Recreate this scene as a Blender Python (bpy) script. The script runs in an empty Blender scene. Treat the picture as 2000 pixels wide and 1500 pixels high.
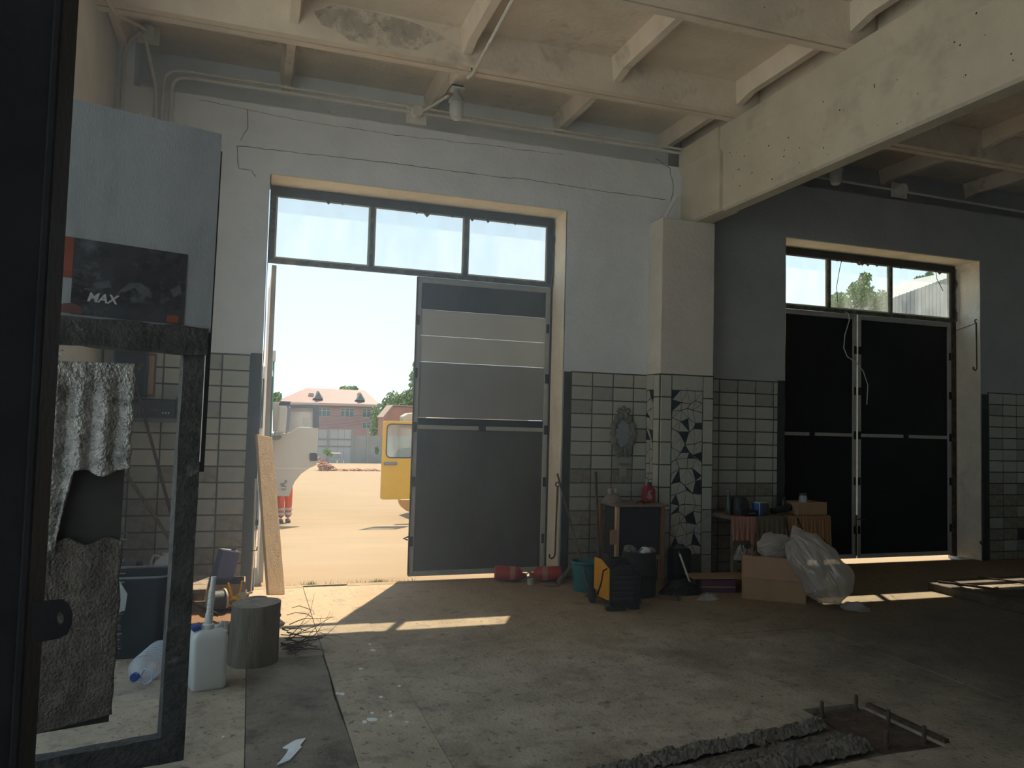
import bpy, bmesh, math, random
from mathutils import Vector, Matrix, noise
random.seed(7)
scene = bpy.context.scene
COL = scene.collection

# ------------------------------------------------------------------ camera
FPX = 1507.575
CR = Vector((0.94684677, -0.32060283, 0.02636314))
CU = Vector((-0.04193451, -0.04176077, 0.99824723))
CF = Vector((0.31893994, 0.94629269, 0.05298537))
CPOS = Vector((0.0, -7.4017, 1.55))
cam_data = bpy.data.cameras.new('camera')
cam_data.sensor_width = 36.0
cam_data.lens = FPX / 2000.0 * 36.0
cam_data.clip_start = 0.05
cam_data.clip_end = 600
cam = bpy.data.objects.new('camera', cam_data)
COL.objects.link(cam)
cam.matrix_world = Matrix(((CR.x, CU.x, -CF.x, CPOS.x), (CR.y, CU.y, -CF.y, CPOS.y), (CR.z, CU.z, -CF.z, CPOS.z), (0, 0, 0, 1)))
scene.camera = cam

# ------------------------------------------------------------------ sky, sun, exposure
SUN_DIR = Vector((0.284, 0.552, 1.0)).normalized()
world = bpy.data.worlds.new('sky'); scene.world = world; world.use_nodes = True
wn = world.node_tree; wn.nodes.clear()
w_out = wn.nodes.new('ShaderNodeOutputWorld'); w_bg = wn.nodes.new('ShaderNodeBackground')
w_tc = wn.nodes.new('ShaderNodeTexCoord'); w_sep = wn.nodes.new('ShaderNodeSeparateXYZ'); w_ramp = wn.nodes.new('ShaderNodeValToRGB')
wn.links.new(w_tc.outputs['Generated'], w_sep.inputs[0]); wn.links.new(w_sep.outputs['Z'], w_ramp.inputs[0])
wn.links.new(w_ramp.outputs[0], w_bg.inputs[0]); wn.links.new(w_bg.outputs[0], w_out.inputs[0])
cr = w_ramp.color_ramp
cr.elements[0].position = 0.0; cr.elements[0].color = (0.54, 0.63, 0.70, 1)
cr.elements[1].position = 1.0; cr.elements[1].color = (0.50, 0.66, 0.82, 1)
e = cr.elements.new(0.28); e.color = (0.42, 0.555, 0.66, 1)
w_bg.inputs[1].default_value = 0.66
sun_data = bpy.data.lights.new('sun', 'SUN'); sun_data.energy = 3.6; sun_data.angle = math.radians(0.53); sun_data.color = (1.0, 0.88, 0.68)
sun = bpy.data.objects.new('sun', sun_data); COL.objects.link(sun)
sun.rotation_euler = SUN_DIR.to_track_quat('Z', 'Y').to_euler()
sun.location = SUN_DIR * 60
vs = scene.view_settings
vs.view_transform = 'Standard'; vs.look = 'None'; vs.gamma = 1.0; vs.use_curve_mapping = False
vs.exposure = 1.65
scene.cycles.max_bounces = 6; scene.cycles.diffuse_bounces = 4; scene.cycles.glossy_bounces = 2
scene.cycles.caustics_reflective = False; scene.cycles.caustics_refractive = False
scene.cycles.transparent_max_bounces = 8; scene.cycles.transmission_bounces = 3
scene.cycles.use_denoising = True; scene.cycles.use_light_tree = False

# ------------------------------------------------------------------ helpers
def at(px, py, x=None, y=None, z=None):
    """a photograph pixel carried out to a known plane of the place"""
    d = CF * FPX + CR * (px - 1000) + CU * (750 - py)
    if x is not None: t = (x - CPOS.x) / d.x
    elif y is not None: t = (y - CPOS.y) / d.y
    else: t = (z - CPOS.z) / d.z
    return CPOS + d * t

def setup_props(o, label=None, cat=None, group=None, kind=None):
    if label: o['label'] = label
    if cat: o['category'] = cat
    if group: o['group'] = group
    if kind: o['kind'] = kind
    return o

class MB:
    def __init__(self): self.v = []; self.f = []; self.m = None
    def add(self, vs_, fs_):
        b = len(self.v)
        M = self.m
        self.v += [tuple(M @ Vector(p)) if M is not None else tuple(p) for p in vs_]
        self.f += [tuple(i + b for i in q) for q in fs_]
        return self
    def box(self, x0, x1, y0, y1, z0, z1):
        return self.add([(x0,y0,z0),(x1,y0,z0),(x1,y1,z0),(x0,y1,z0),(x0,y0,z1),(x1,y0,z1),(x1,y1,z1),(x0,y1,z1)],
                        [(0,3,2,1),(4,5,6,7),(0,1,5,4),(1,2,6,5),(2,3,7,6),(3,0,4,7)])
    def prism(self, poly, axis, a0, a1):
        """extrude a 2D polygon along an axis ('x','y','z')"""
        n = len(poly)
        def p3(p, a):
            if axis == 'x': return (a, p[0], p[1])
            if axis == 'y': return (p[0], a, p[1])
            return (p[0], p[1], a)
        v = [p3(p, a0) for p in poly] + [p3(p, a1) for p in poly]
        f = [tuple(range(n)), tuple(range(2*n-1, n-1, -1))] + [(i, i+n, (i+1) % n + n, (i+1) % n) for i in range(n)]
        return self.add(v, f)
    def tube(self, pts, r, n=8, cap=True):
        pts = [Vector(p) for p in pts]; rr = r if isinstance(r, (list, tuple)) else [r]*len(pts)
        v = []; f = []
        up = None
        for i, p in enumerate(pts):
            d = (pts[min(i+1, len(pts)-1)] - pts[max(i-1, 0)])
            if d.length < 1e-9: d = Vector((0,0,1))
            d.normalize()
            if up is None:
                up = Vector((0,0,1)) if abs(d.z) < 0.9 else Vector((1,0,0))
            s = d.cross(up)
            if s.length < 1e-6: s = d.cross(Vector((0.3,0.9,0.2)))
            s.normalize(); up = s.cross(d).normalized()
            for k in range(n):
                a = 2*math.pi*k/n
                v.append(p + s*math.cos(a)*rr[i] + up*math.sin(a)*rr[i])
        for i in range(len(pts)-1):
            for k in range(n):
                f.append((i*n+k, i*n+(k+1) % n, (i+1)*n+(k+1) % n, (i+1)*n+k))
        if cap:
            f.append(tuple(range(n-1, -1, -1))); f.append(tuple((len(pts)-1)*n+k for k in range(n)))
        return self.add(v, f)
    def lathe(self, prof, n=24, c=(0,0,0)):
        v = []; f = []; m = len(prof)
        for (r, z) in prof:
            for k in range(n):
                a = 2*math.pi*k/n
                v.append((c[0]+r*math.cos(a), c[1]+r*math.sin(a), c[2]+z))
        for i in range(m-1):
            for k in range(n):
                f.append((i*n+k, i*n+(k+1) % n, (i+1)*n+(k+1) % n, (i+1)*n+k))
        if prof[0][0] > 1e-6: f.append(tuple(range(n-1, -1, -1)))
        if prof[-1][0] > 1e-6: f.append(tuple((m-1)*n+k for k in range(n)))
        return self.add(v, f)
    def grid(self, fn, nu, nv):
        """fn(u,v) -> point, u,v in 0..1"""
        v = [fn(i/nu, j/nv) for j in range(nv+1) for i in range(nu+1)]
        f = [(j*(nu+1)+i, j*(nu+1)+i+1, (j+1)*(nu+1)+i+1, (j+1)*(nu+1)+i) for j in range(nv) for i in range(nu)]
        return self.add(v, f)
    def mesh(self, name, smooth=False):
        me = bpy.data.meshes.new(name); me.from_pydata(self.v, [], self.f)
        bm = bmesh.new(); bm.from_mesh(me)
        bmesh.ops.remove_doubles(bm, verts=bm.verts, dist=1e-5)
        bmesh.ops.recalc_face_normals(bm, faces=bm.faces)
        bm.to_mesh(me); bm.free()
        if smooth:
            for p in me.polygons: p.use_smooth = True
        me.update()
        return me
    def build(self, name, mat, parent=None, smooth=False, bevel=0, solid=0, subsurf=0, seg=2):
        o = bpy.data.objects.new(name, self.mesh(name, smooth or subsurf > 0)); COL.objects.link(o)
        if mat: o.data.materials.append(mat)
        if parent is not None: o.parent = parent
        if solid:
            md = o.modifiers.new('thick', 'SOLIDIFY'); md.thickness = solid; md.offset = 0
        if bevel:
            md = o.modifiers.new('edge', 'BEVEL'); md.width = bevel; md.segments = seg; md.limit_method = 'ANGLE'; md.angle_limit = math.radians(40)
        if subsurf:
            md = o.modifiers.new('sub', 'SUBSURF'); md.levels = subsurf; md.render_levels = subsurf
        if smooth and not subsurf:
            try:
                for ed in o.data.edges: pass
                o.data.set_sharp_from_angle(angle=math.radians(38))
            except Exception: pass
        return o

def empty(name, loc=(0,0,0), rz=0.0, label=None, cat=None, group=None, kind=None):
    o = bpy.data.objects.new(name, None); COL.objects.link(o)
    o.location = loc; o.rotation_euler = (0, 0, rz); o.empty_display_size = 0.1
    return setup_props(o, label, cat, group, kind)

def inst(name, mesh, parent=None, loc=(0,0,0), rot=(0,0,0), scale=(1,1,1)):
    o = bpy.data.objects.new(name, mesh); COL.objects.link(o)
    if parent is not None: o.parent = parent
    o.location = loc; o.rotation_euler = rot; o.scale = scale
    return o

def copy_tree(o, parent=None):
    c = o.copy(); COL.objects.link(c); c.parent = parent
    for ch in list(o.children): copy_tree(ch, c)
    return c

def arc(c, r, a0, a1, n, plane='xz'):
    out = []
    for i in range(n+1):
        a = math.radians(a0 + (a1-a0)*i/n); u, w = r*math.cos(a), r*math.sin(a)
        if plane == 'xz': out.append((c[0]+u, c[1], c[2]+w))
        elif plane == 'yz': out.append((c[0], c[1]+u, c[2]+w))
        else: out.append((c[0]+u, c[1]+w, c[2]))
    return out

# ------------------------------------------------------------------ materials
MATS = {}
def mat(name, col, rough=0.8, var=0.15, scale=6.0, bump=0.0, bscale=40.0, metal=0.0, spec=0.3, col2=None, f2=(0.5, 0.65), s2=3.0, detail=3.5,
        trans=0.0, alpha=1.0, sub=0.0, stretch=(1,1,1), col3=None, f3=(0.6,0.7), s3=20.0, emis=None):
    if name in MATS: return MATS[name]
    m = bpy.data.materials.new(name); m.use_nodes = True; nt = m.node_tree; N = nt.nodes; L = nt.links
    b = N['Principled BSDF']; tc = N.new('ShaderNodeTexCoord'); mp = N.new('ShaderNodeMapping')
    L.new(tc.outputs['Object'], mp.inputs[0]); mp.inputs['Scale'].default_value = stretch
    nz = N.new('ShaderNodeTexNoise'); nz.inputs['Scale'].default_value = scale; nz.inputs['Detail'].default_value = detail; nz.inputs['Roughness'].default_value = 0.62
    L.new(mp.outputs[0], nz.inputs['Vector'])
    rp = N.new('ShaderNodeValToRGB'); rp.color_ramp.elements[0].position = 0.3; rp.color_ramp.elements[1].position = 0.72
    c = Vector(col)
    lo = c*(1-var); hi = c*(1+var)
    rp.color_ramp.elements[0].color = (*lo, 1); rp.color_ramp.elements[1].color = (*[min(1, q) for q in hi], 1)
    L.new(nz.outputs['Fac'], rp.inputs[0]); out = rp.outputs[0]
    def layer(out, colx, rng, sc):
        n2 = N.new('ShaderNodeTexNoise'); n2.inputs['Scale'].default_value = sc; n2.inputs['Detail'].default_value = 4.5; n2.inputs['Roughness'].default_value = 0.7
        L.new(mp.outputs[0], n2.inputs['Vector'])
        mr = N.new('ShaderNodeMapRange'); mr.inputs['From Min'].default_value = rng[0]; mr.inputs['From Max'].default_value = rng[1]
        L.new(n2.outputs['Fac'], mr.inputs['Value'])
        mx = N.new('ShaderNodeMixRGB'); L.new(mr.outputs[0], mx.inputs[0]); L.new(out, mx.inputs[1]); mx.inputs[2].default_value = (*colx, 1)
        return mx.outputs[0]
    if col2: out = layer(out, col2, f2, s2)
    if col3: out = layer(out, col3, f3, s3)
    L.new(out, b.inputs['Base Color'])
    b.inputs['Roughness'].default_value = rough; b.inputs['Metallic'].default_value = metal
    b.inputs['Specular IOR Level'].default_value = spec
    if trans: b.inputs['Transmission Weight'].default_value = trans
    if alpha < 1: b.inputs['Alpha'].default_value = alpha
    if emis: b.inputs['Emission Color'].default_value = (*emis[:3], 1); b.inputs['Emission Strength'].default_value = emis[3]
    if bump:
        bz = N.new('ShaderNodeTexNoise'); bz.inputs['Scale'].default_value = bscale; bz.inputs['Detail'].default_value = 2
        L.new(mp.outputs[0], bz.inputs['Vector'])
        bp = N.new('ShaderNodeBump'); bp.inputs['Strength'].default_value = bump; bp.inputs['Distance'].default_value = 0.02
        L.new(bz.outputs['Fac'], bp.inputs['Height']); L.new(bp.outputs[0], b.inputs['Normal'])
    MATS[name] = m
    return m

def glass_mat(name, dirt=0.12, tint=(0.95,0.97,0.97), dirtcol=(0.75,0.78,0.75), ds=3.0):
    m = bpy.data.materials.new(name); m.use_nodes = True; nt = m.node_tree; N = nt.nodes; L = nt.links; N.clear()
    o = N.new('ShaderNodeOutputMaterial'); t = N.new('ShaderNodeBsdfTransparent'); t.inputs[0].default_value = (*tint, 1)
    g = N.new('ShaderNodeBsdfGlossy'); g.inputs['Roughness'].default_value = 0.03
    m1 = N.new('ShaderNodeMixShader'); m1.inputs[0].default_value = 0.05; L.new(t.outputs[0], m1.inputs[1]); L.new(g.outputs[0], m1.inputs[2])
    d = N.new('ShaderNodeBsdfTranslucent'); d.inputs[0].default_value = (*dirtcol, 1)
    nz = N.new('ShaderNodeTexNoise'); nz.inputs['Scale'].default_value = ds; nz.inputs['Detail'].default_value = 7
    tc = N.new('ShaderNodeTexCoord'); mp = N.new('ShaderNodeMapping'); mp.inputs['Scale'].default_value = (1.6, 1, 0.45)
    L.new(tc.outputs['Object'], mp.inputs[0]); L.new(mp.outputs[0], nz.inputs['Vector'])
    mr = N.new('ShaderNodeMapRange'); mr.inputs['From Min'].default_value = 0.35; mr.inputs['From Max'].default_value = 0.8; mr.inputs['To Min'].default_value = dirt*0.3; mr.inputs['To Max'].default_value = dirt*2.2
    L.new(nz.outputs['Fac'], mr.inputs['Value'])
    m2 = N.new('ShaderNodeMixShader'); L.new(mr.outputs[0], m2.inputs[0]); L.new(m1.outputs[0], m2.inputs[1]); L.new(d.outputs[0], m2.inputs[2])
    L.new(m2.outputs[0], o.inputs[0]); MATS[name] = m
    return m

PLASTER_W = mat('cream_limewash', (0.70, 0.665, 0.60), 0.92, 0.08, 2.2, 0.35, 26, col2=(0.52, 0.48, 0.42), f2=(0.56, 0.78), s2=1.1, col3=(0.36,0.31,0.26), f3=(0.70,0.78), s3=9)
PLASTER_R = mat('grey_blue_plaster', (0.42, 0.445, 0.455), 0.92, 0.08, 2.2, 0.35, 26, col2=(0.33, 0.345, 0.345), f2=(0.56, 0.78), s2=1.1)  # same plaster, darkened to paint in the right bay's dimness
PLASTER = mat('whitewashed_plaster', (0.78, 0.825, 0.87), 0.92, 0.08, 2.2, 0.35, 26, col2=(0.60, 0.63, 0.65), f2=(0.58, 0.80), s2=1.1, col3=(0.34,0.31,0.27), f3=(0.70,0.78), s3=9)
JAMB = mat('peeling_jamb_plaster', (0.84, 0.78, 0.66), 0.92, 0.10, 3.0, 0.5, 30, col2=(0.62, 0.54, 0.43), f2=(0.58, 0.74), s2=2.6, col3=(0.22,0.17,0.13), f3=(0.68,0.73), s3=11)
CEILING = mat('limewashed_ceiling', (0.80, 0.70, 0.58), 0.93, 0.10, 2.6, 0.3, 22, col2=(0.40,0.36,0.31), f2=(0.58, 0.75), s2=1.7, col3=(0.22,0.19,0.16), f3=(0.69,0.74), s3=14)
BEAM = mat('cast_concrete_beam', (0.60, 0.55, 0.44), 0.9, 0.09, 1.8, 0.25, 30, col2=(0.44,0.40,0.33), f2=(0.55,0.72), s2=1.4, col3=(0.10,0.09,0.08), f3=(0.735,0.75), s3=22)
FLOORC = mat('worn_concrete_floor', (0.40, 0.345, 0.27), 0.82, 0.22, 3.0, 0.35, 45, spec=0.35, col2=(0.21,0.17,0.13), f2=(0.50,0.70), s2=1.3, col3=(0.46,0.39,0.30), f3=(0.62,0.74), s3=5)
FLOORL = mat('pale_screed', (0.41, 0.345, 0.26), 0.8, 0.2, 3.2, 0.3, 50, spec=0.35, col2=(0.27,0.23,0.18), f2=(0.52,0.70), s2=1.7, col3=(0.50,0.44,0.36), f3=(0.64,0.74), s3=7)
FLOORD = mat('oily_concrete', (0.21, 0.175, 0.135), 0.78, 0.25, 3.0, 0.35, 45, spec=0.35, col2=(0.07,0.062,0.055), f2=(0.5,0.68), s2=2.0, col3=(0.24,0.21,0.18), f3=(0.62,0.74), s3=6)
def floor_dirt_shade(m):
    # tan tint towards the back wall; right bay's dimness painted in as dark tone
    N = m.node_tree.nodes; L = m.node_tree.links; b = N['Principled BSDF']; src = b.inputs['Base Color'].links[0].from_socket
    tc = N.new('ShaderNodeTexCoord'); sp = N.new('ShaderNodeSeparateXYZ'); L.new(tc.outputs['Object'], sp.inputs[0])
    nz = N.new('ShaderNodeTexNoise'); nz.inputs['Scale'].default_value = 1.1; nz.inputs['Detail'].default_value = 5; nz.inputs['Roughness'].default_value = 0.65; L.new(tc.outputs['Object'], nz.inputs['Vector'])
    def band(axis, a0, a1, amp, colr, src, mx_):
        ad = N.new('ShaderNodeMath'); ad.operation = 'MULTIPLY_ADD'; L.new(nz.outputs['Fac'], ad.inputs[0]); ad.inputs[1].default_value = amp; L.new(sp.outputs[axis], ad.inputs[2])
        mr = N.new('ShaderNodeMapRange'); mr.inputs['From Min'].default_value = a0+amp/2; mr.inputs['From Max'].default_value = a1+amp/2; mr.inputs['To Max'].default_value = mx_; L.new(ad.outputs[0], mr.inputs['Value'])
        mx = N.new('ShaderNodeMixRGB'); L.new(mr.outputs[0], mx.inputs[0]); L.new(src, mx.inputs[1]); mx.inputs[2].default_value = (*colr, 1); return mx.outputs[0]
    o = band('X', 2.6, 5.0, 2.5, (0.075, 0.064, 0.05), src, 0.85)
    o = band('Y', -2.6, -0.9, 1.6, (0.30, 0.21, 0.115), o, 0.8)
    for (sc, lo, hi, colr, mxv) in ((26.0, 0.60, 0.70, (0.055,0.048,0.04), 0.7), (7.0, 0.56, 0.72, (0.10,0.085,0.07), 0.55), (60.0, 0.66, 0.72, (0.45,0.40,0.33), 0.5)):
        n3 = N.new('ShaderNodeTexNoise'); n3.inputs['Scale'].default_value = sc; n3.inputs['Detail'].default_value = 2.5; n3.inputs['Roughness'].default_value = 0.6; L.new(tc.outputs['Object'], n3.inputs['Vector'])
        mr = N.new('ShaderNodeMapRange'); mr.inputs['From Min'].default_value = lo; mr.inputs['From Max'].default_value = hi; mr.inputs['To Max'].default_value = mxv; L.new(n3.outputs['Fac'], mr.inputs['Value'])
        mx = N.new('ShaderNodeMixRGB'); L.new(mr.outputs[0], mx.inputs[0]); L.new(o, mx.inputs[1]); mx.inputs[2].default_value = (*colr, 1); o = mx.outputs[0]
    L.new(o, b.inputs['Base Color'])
for _m in (FLOORC, FLOORL, FLOORD): floor_dirt_shade(_m)
GROUT = mat('dark_grout', (0.085, 0.082, 0.075), 0.95, 0.2, 12)
RUBBLE = mat('broken_concrete', (0.16, 0.14, 0.12), 0.95, 0.3, 9, 0.8, 25)
TILE_A = mat('glazed_tile', (0.47, 0.48, 0.42), 0.42, 0.08, 5, 0.05, 20, spec=0.4, col2=(0.30,0.29,0.25), f2=(0.55,0.75), s2=3.5)
TILE_B = mat('glazed_tile_greyed', (0.36, 0.365, 0.33), 0.5, 0.12, 5, 0.08, 20, spec=0.35, col2=(0.21,0.20,0.17), f2=(0.5,0.7), s2=3.5)
TILE_C = mat('grimy_tile', (0.29, 0.27, 0.225), 0.7, 0.25, 9, 0.2, 30, spec=0.25, col2=(0.15,0.13,0.105), f2=(0.46,0.66), s2=6, col3=(0.33,0.31,0.27), f3=(0.62,0.70), s3=24)
SH_LIGHT = mat('cream_shard', (0.46, 0.46, 0.41), 0.4, 0.1, 6, spec=0.4)
SH_DARK = mat('blue_black_shard', (0.022, 0.035, 0.045), 0.3, 0.2, 6, spec=0.5)
STEEL_D = mat('dark_painted_steel', (0.045, 0.048, 0.052), 0.6, 0.25, 8, 0.15, 40, spec=0.4)
STEEL_BLK = mat('blackened_steel', (0.018, 0.018, 0.020), 0.65, 0.3, 8, 0.15, 40, spec=0.35)
RUST = mat('rusted_steel', (0.11, 0.075, 0.055), 0.85, 0.35, 14, 0.4, 60, col2=(0.05,0.04,0.035), f2=(0.45,0.65), s2=9)
FRAME_L = mat('pale_primer_paint', (0.42, 0.43, 0.41), 0.7, 0.12, 8, 0.15, 40, col2=(0.25,0.24,0.22), f2=(0.6,0.72), s2=8, col3=(0.05,0.045,0.04), f3=(0.68,0.72), s3=16)
PIPEW = mat('painted_conduit', (0.68, 0.66, 0.60), 0.75, 0.1, 10)
GLASS = glass_mat('dusty_window_glass', 0.06)
# ================================================================== THE SETTING
XL, XB2 = -1.235, 10.6          # left and right walls
YF = -9.2                       # wall behind the camera
D1L, D1R, D2L, D2R, DT = 0.08, 3.06, 5.80, 8.81, 3.82
PX0, PX1, PD, PT = 4.03, 4.67, 0.28, 3.78
def structure(o): o['kind'] = 'structure'; return o

# ---- floor
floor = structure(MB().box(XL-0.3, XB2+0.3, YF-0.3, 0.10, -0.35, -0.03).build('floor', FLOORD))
g = 0.0018
def slab(poly, m, dz=0.0):
    cx = sum(p[0] for p in poly)/len(poly); cy = sum(p[1] for p in poly)/len(poly)
    pp = [(p[0] + (g if p[0] < cx else -g), p[1] + (g if p[1] < cy else -g)) for p in poly]
    return MB().prism(pp, 'z', -0.03, 0.0+dz).build('floor_slab', m, floor)
R4 = lambda x0, x1, y0, y1: [(x0,y0),(x1,y0),(x1,y1),(x0,y1)]
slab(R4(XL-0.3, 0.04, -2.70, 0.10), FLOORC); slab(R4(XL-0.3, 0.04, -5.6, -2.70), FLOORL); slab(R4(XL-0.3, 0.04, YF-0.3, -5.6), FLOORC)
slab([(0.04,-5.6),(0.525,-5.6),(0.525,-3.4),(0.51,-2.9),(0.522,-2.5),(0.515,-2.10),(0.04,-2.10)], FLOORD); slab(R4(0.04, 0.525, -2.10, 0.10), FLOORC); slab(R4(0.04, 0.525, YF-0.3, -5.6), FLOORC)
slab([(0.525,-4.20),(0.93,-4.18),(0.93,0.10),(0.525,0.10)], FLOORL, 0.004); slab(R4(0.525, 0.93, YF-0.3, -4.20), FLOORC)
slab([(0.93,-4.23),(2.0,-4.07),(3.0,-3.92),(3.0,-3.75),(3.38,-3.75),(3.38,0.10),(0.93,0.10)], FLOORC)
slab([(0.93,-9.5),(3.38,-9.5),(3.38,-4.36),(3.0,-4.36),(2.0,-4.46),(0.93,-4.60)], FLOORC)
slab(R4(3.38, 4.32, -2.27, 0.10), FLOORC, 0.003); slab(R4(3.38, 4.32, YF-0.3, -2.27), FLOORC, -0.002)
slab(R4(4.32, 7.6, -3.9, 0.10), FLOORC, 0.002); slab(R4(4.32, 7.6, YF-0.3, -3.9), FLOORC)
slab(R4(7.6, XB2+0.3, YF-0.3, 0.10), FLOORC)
# ragged edges of the broken-out channel
for (x0, x1, off, w) in ((0.95, 2.98, -4.235, 0.07), (0.95, 3.0, -4.50, 0.08)):
    def rg(u, v, x0=x0, x1=x1, off=off, w=w):
        x = x0 + (x1-x0)*u; y = off + (x-0.95)*0.148 + (v-0.5)*w*2 + 0.025*noise.noise((x*9, off*7, 1))
        h = (1-abs(v-0.5)*2)*0.022 + 0.016*noise.noise((x*18, v*6, off)) + 0.022*max(0, noise.noise((x*6, v*2, off+3))) + 0.012*noise.noise((x*55, v*17, off))
        return (x, y, h - 0.008)
    MB().grid(rg, 260, 12).build('broken_edge', RUBBLE, floor)
def rg(u, v):
    x = 0.95+2.05*u; y = -4.46 + (x-0.95)*0.148 + v*0.20
    return (x, y, -0.022 + 0.02*noise.noise((x*7, v*4, 8)) + 0.01*noise.noise((x*25, v*12, 2)))
MB().grid(rg, 120, 14).build('channel_bed', RUBBLE, floor)
MB().box(3.03, 3.40, -4.33, -3.80, -0.028, -0.015).build('recessed_plate', RUST, floor)
MB().box(3.395, 3.425, -4.33, -3.80, -0.02, 0.018).build('plate_edge', RUST, floor)
# spilt white paint
PAINT = mat('spilt_white_paint', (0.72, 0.75, 0.76), 0.6, 0.08, 20)
def splash(pts_px):
    pp = [at(a, b, z=0.006) for a, b in pts_px]
    MB().prism([(q.x, q.y) for q in pp], 'z', 0.001, 0.0065).build('paint_splash', PAINT, floor)
splash([(598,1441),(586,1456),(590,1458),(577,1472),(566,1484),(540,1494),(552,1481),(560,1470),(564,1462),(552,1460),(572,1448),(578,1445)])
random.seed(3)
for (cx, cy, rx, ry) in [(727,1405,13,4),(712,1410,5,3),(668,1355,6,3),(659,1354,4,2),(744,1361,5,2),(763,1398,4,2.5),(795,1410,4,2),(727,1392,4,2),(762,1390,3,1.5),(436,1439,3,2),(705,1306,5,2),(728,1270,6,2),(722,1258,3,1.5),(780,1340,4,1.5)]:
    splash([(cx + rx*math.cos(a*0.785)*random.uniform(.7,1.1), cy + ry*math.sin(a*0.785)*random.uniform(.7,1.1)) for a in range(8)])

# ---- walls
wall_back = structure(MB().box(XL-0.4, D1L, 0, 0.5, -0.3, 4.45).box(D1R, 4.45, 0, 0.5, -0.3, 4.45).box(D1L, D1R, 0, 0.5, DT, 4.45)
    .box(XL-0.4, -1.10, 0, 0.5, 4.45, 5.05).box(-1.10, 4.45, 0.36, 0.5, 4.45, 5.05).build('wall_back', PLASTER))
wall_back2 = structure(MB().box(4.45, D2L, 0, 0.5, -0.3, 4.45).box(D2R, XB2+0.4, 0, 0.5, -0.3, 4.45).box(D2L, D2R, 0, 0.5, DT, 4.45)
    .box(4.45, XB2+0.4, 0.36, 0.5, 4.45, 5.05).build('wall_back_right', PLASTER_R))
FILL_WINS = ((-7.2, -1.90, 0.25, 4.5),)     # unseen window added in the left wall for fill light: y0, y1, z0, z1
b = MB()
ye = [YF-0.4] + [w_[k] for w_ in reversed(FILL_WINS) for k in (0, 1)] + [0.0]
for a_, c_ in zip(ye[::2], ye[1::2]): b.box(XL-0.4, XL, a_, c_, -0.3, 5.05)
for (y0, y1, z0, z1) in FILL_WINS: b.box(XL-0.4, XL, y0, y1, -0.3, z0).box(XL-0.4, XL, y0, y1, z1, 5.05)
wall_left = structure(b.build('wall_left', PLASTER_W))
wall_right = structure(MB().box(XB2, XB2+0.4, YF-0.4, 0.5, -0.3, 5.05).build('wall_right', PLASTER))
GX0, GX1, GZ = 0.0, 1.5, 2.4  # unseen gateway behind the camera, added to let fill light in
wall_front = structure(MB().box(XL-0.4, GX0, YF-0.4, YF, -0.3, 5.05).box(GX1, XB2+0.4, YF-0.4, YF, -0.3, 5.05).box(GX0, GX1, YF-0.4, YF, GZ, 5.05).build('wall_front', PLASTER))
for wi, (y0, y1, z0, z1) in enumerate(FILL_WINS):  # added window, out of view, there to brighten the hall
    wv = structure(empty('window_%d' % (wi+3), (XL-0.2, (y0+y1)/2, z0))); n = 2; wl = y1-y0; hh = z1-z0; n = max(2, round(wl/1.1))
    for i in range(n+1):
        y = -wl/2 + wl*i/n; y = min(max(y, -wl/2+0.03), wl/2-0.03)
        MB().box(-0.03, 0.03, y-0.03, y+0.03, 0.06, hh-0.06).build('mullion', FRAME_L, wv)
    for z in (0.03, hh/2, hh-0.03): MB().box(-0.025, 0.025, -wl/2, wl/2, z-0.03, z+0.03).build('rail', FRAME_L, wv)
    for i in range(n):
        for k in range(2):
            y = -wl/2 + wl*i/n; z = 0.06 + hh/2*k
            MB().box(-0.003, 0.003, y+0.03, y+wl/n-0.03, z, z+hh/2-0.09).build('pane', GLASS, wv)

# plaster cracks and the lintel outline
CRACK = mat('crack_shadowline', (0.16, 0.15, 0.14), 0.95, 0.2, 10)
def crack(pxs, y=0.0, r=0.004, par=wall_back, jit=0.006):
    pts = []
    for (a, b), (c, d) in zip(pxs[:-1], pxs[1:]):
        p, q = at(a, b, y=y), at(c, d, y=y); k = max(2, int((q-p).length/0.06))
        pts += [p.lerp(q, i/k) + Vector((random.uniform(-jit,jit), 0, random.uniform(-jit,jit))) for i in range(k)]
    pts.append(at(*pxs[-1], y=y))
    MB().tube(pts, [r*random.uniform(0.5,1.1) for _ in pts], 5).build('plaster_crack', CRACK, par)
crack([(462,285),(600,300),(760,318),(900,337),(1040,352),(1180,374),(1300,390)])
crack([(462,285),(466,330),(490,333),(500,345)]); crack([(484,215),(483,250),(470,275)])
crack([(390,195),(600,238),(760,262),(960,285),(1100,302)], r=0.003); crack([(1280,310),(1308,330),(1316,365),(1310,392)], r=0.004)
# steel angles on the opening edges
for (x0, x1, z1) in ((-0.02, D1L, 2.14), (D1R, D1R+0.075, 2.12)):
    structure(MB().box(x0, x1, -0.016, 0.0, 0.0, z1).build('trim_1', STEEL_D, wall_back, bevel=0.003))
for (x0, x1, z1) in ((D2L-0.09, D2L, 2.14), (D2R, D2R+0.10, 2.10)):
    structure(MB().box(x0, x1, -0.016, 0.0, 0.0, z1).build('trim_2', STEEL_D, wall_back2, bevel=0.003))
# plastered reveals: soffits and jambs
for (l, r, wb) in ((D1L, D1R, wall_back), (D2L, D2R, wall_back2)):
    MB().box(l, r, 0.0, 0.5, DT-0.012, DT).build('soffit', JAMB, wb); 
    def jb(u, v, r=r): return (r - 0.012 - 0.006*noise.noise((u*3, v*9, r)), 0.0 + 0.5*u, DT*v)
    MB().grid(jb, 12, 80).build('jamb', JAMB, wb, smooth=True)
    def jb2(u, v, r=l): return (r + 0.012 + 0.006*noise.noise((u*3, v*9, r)), 0.0 + 0.5*u, DT*v)
    MB().grid(jb2, 12, 80).build('jamb', JAMB, wb, smooth=True)

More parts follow.
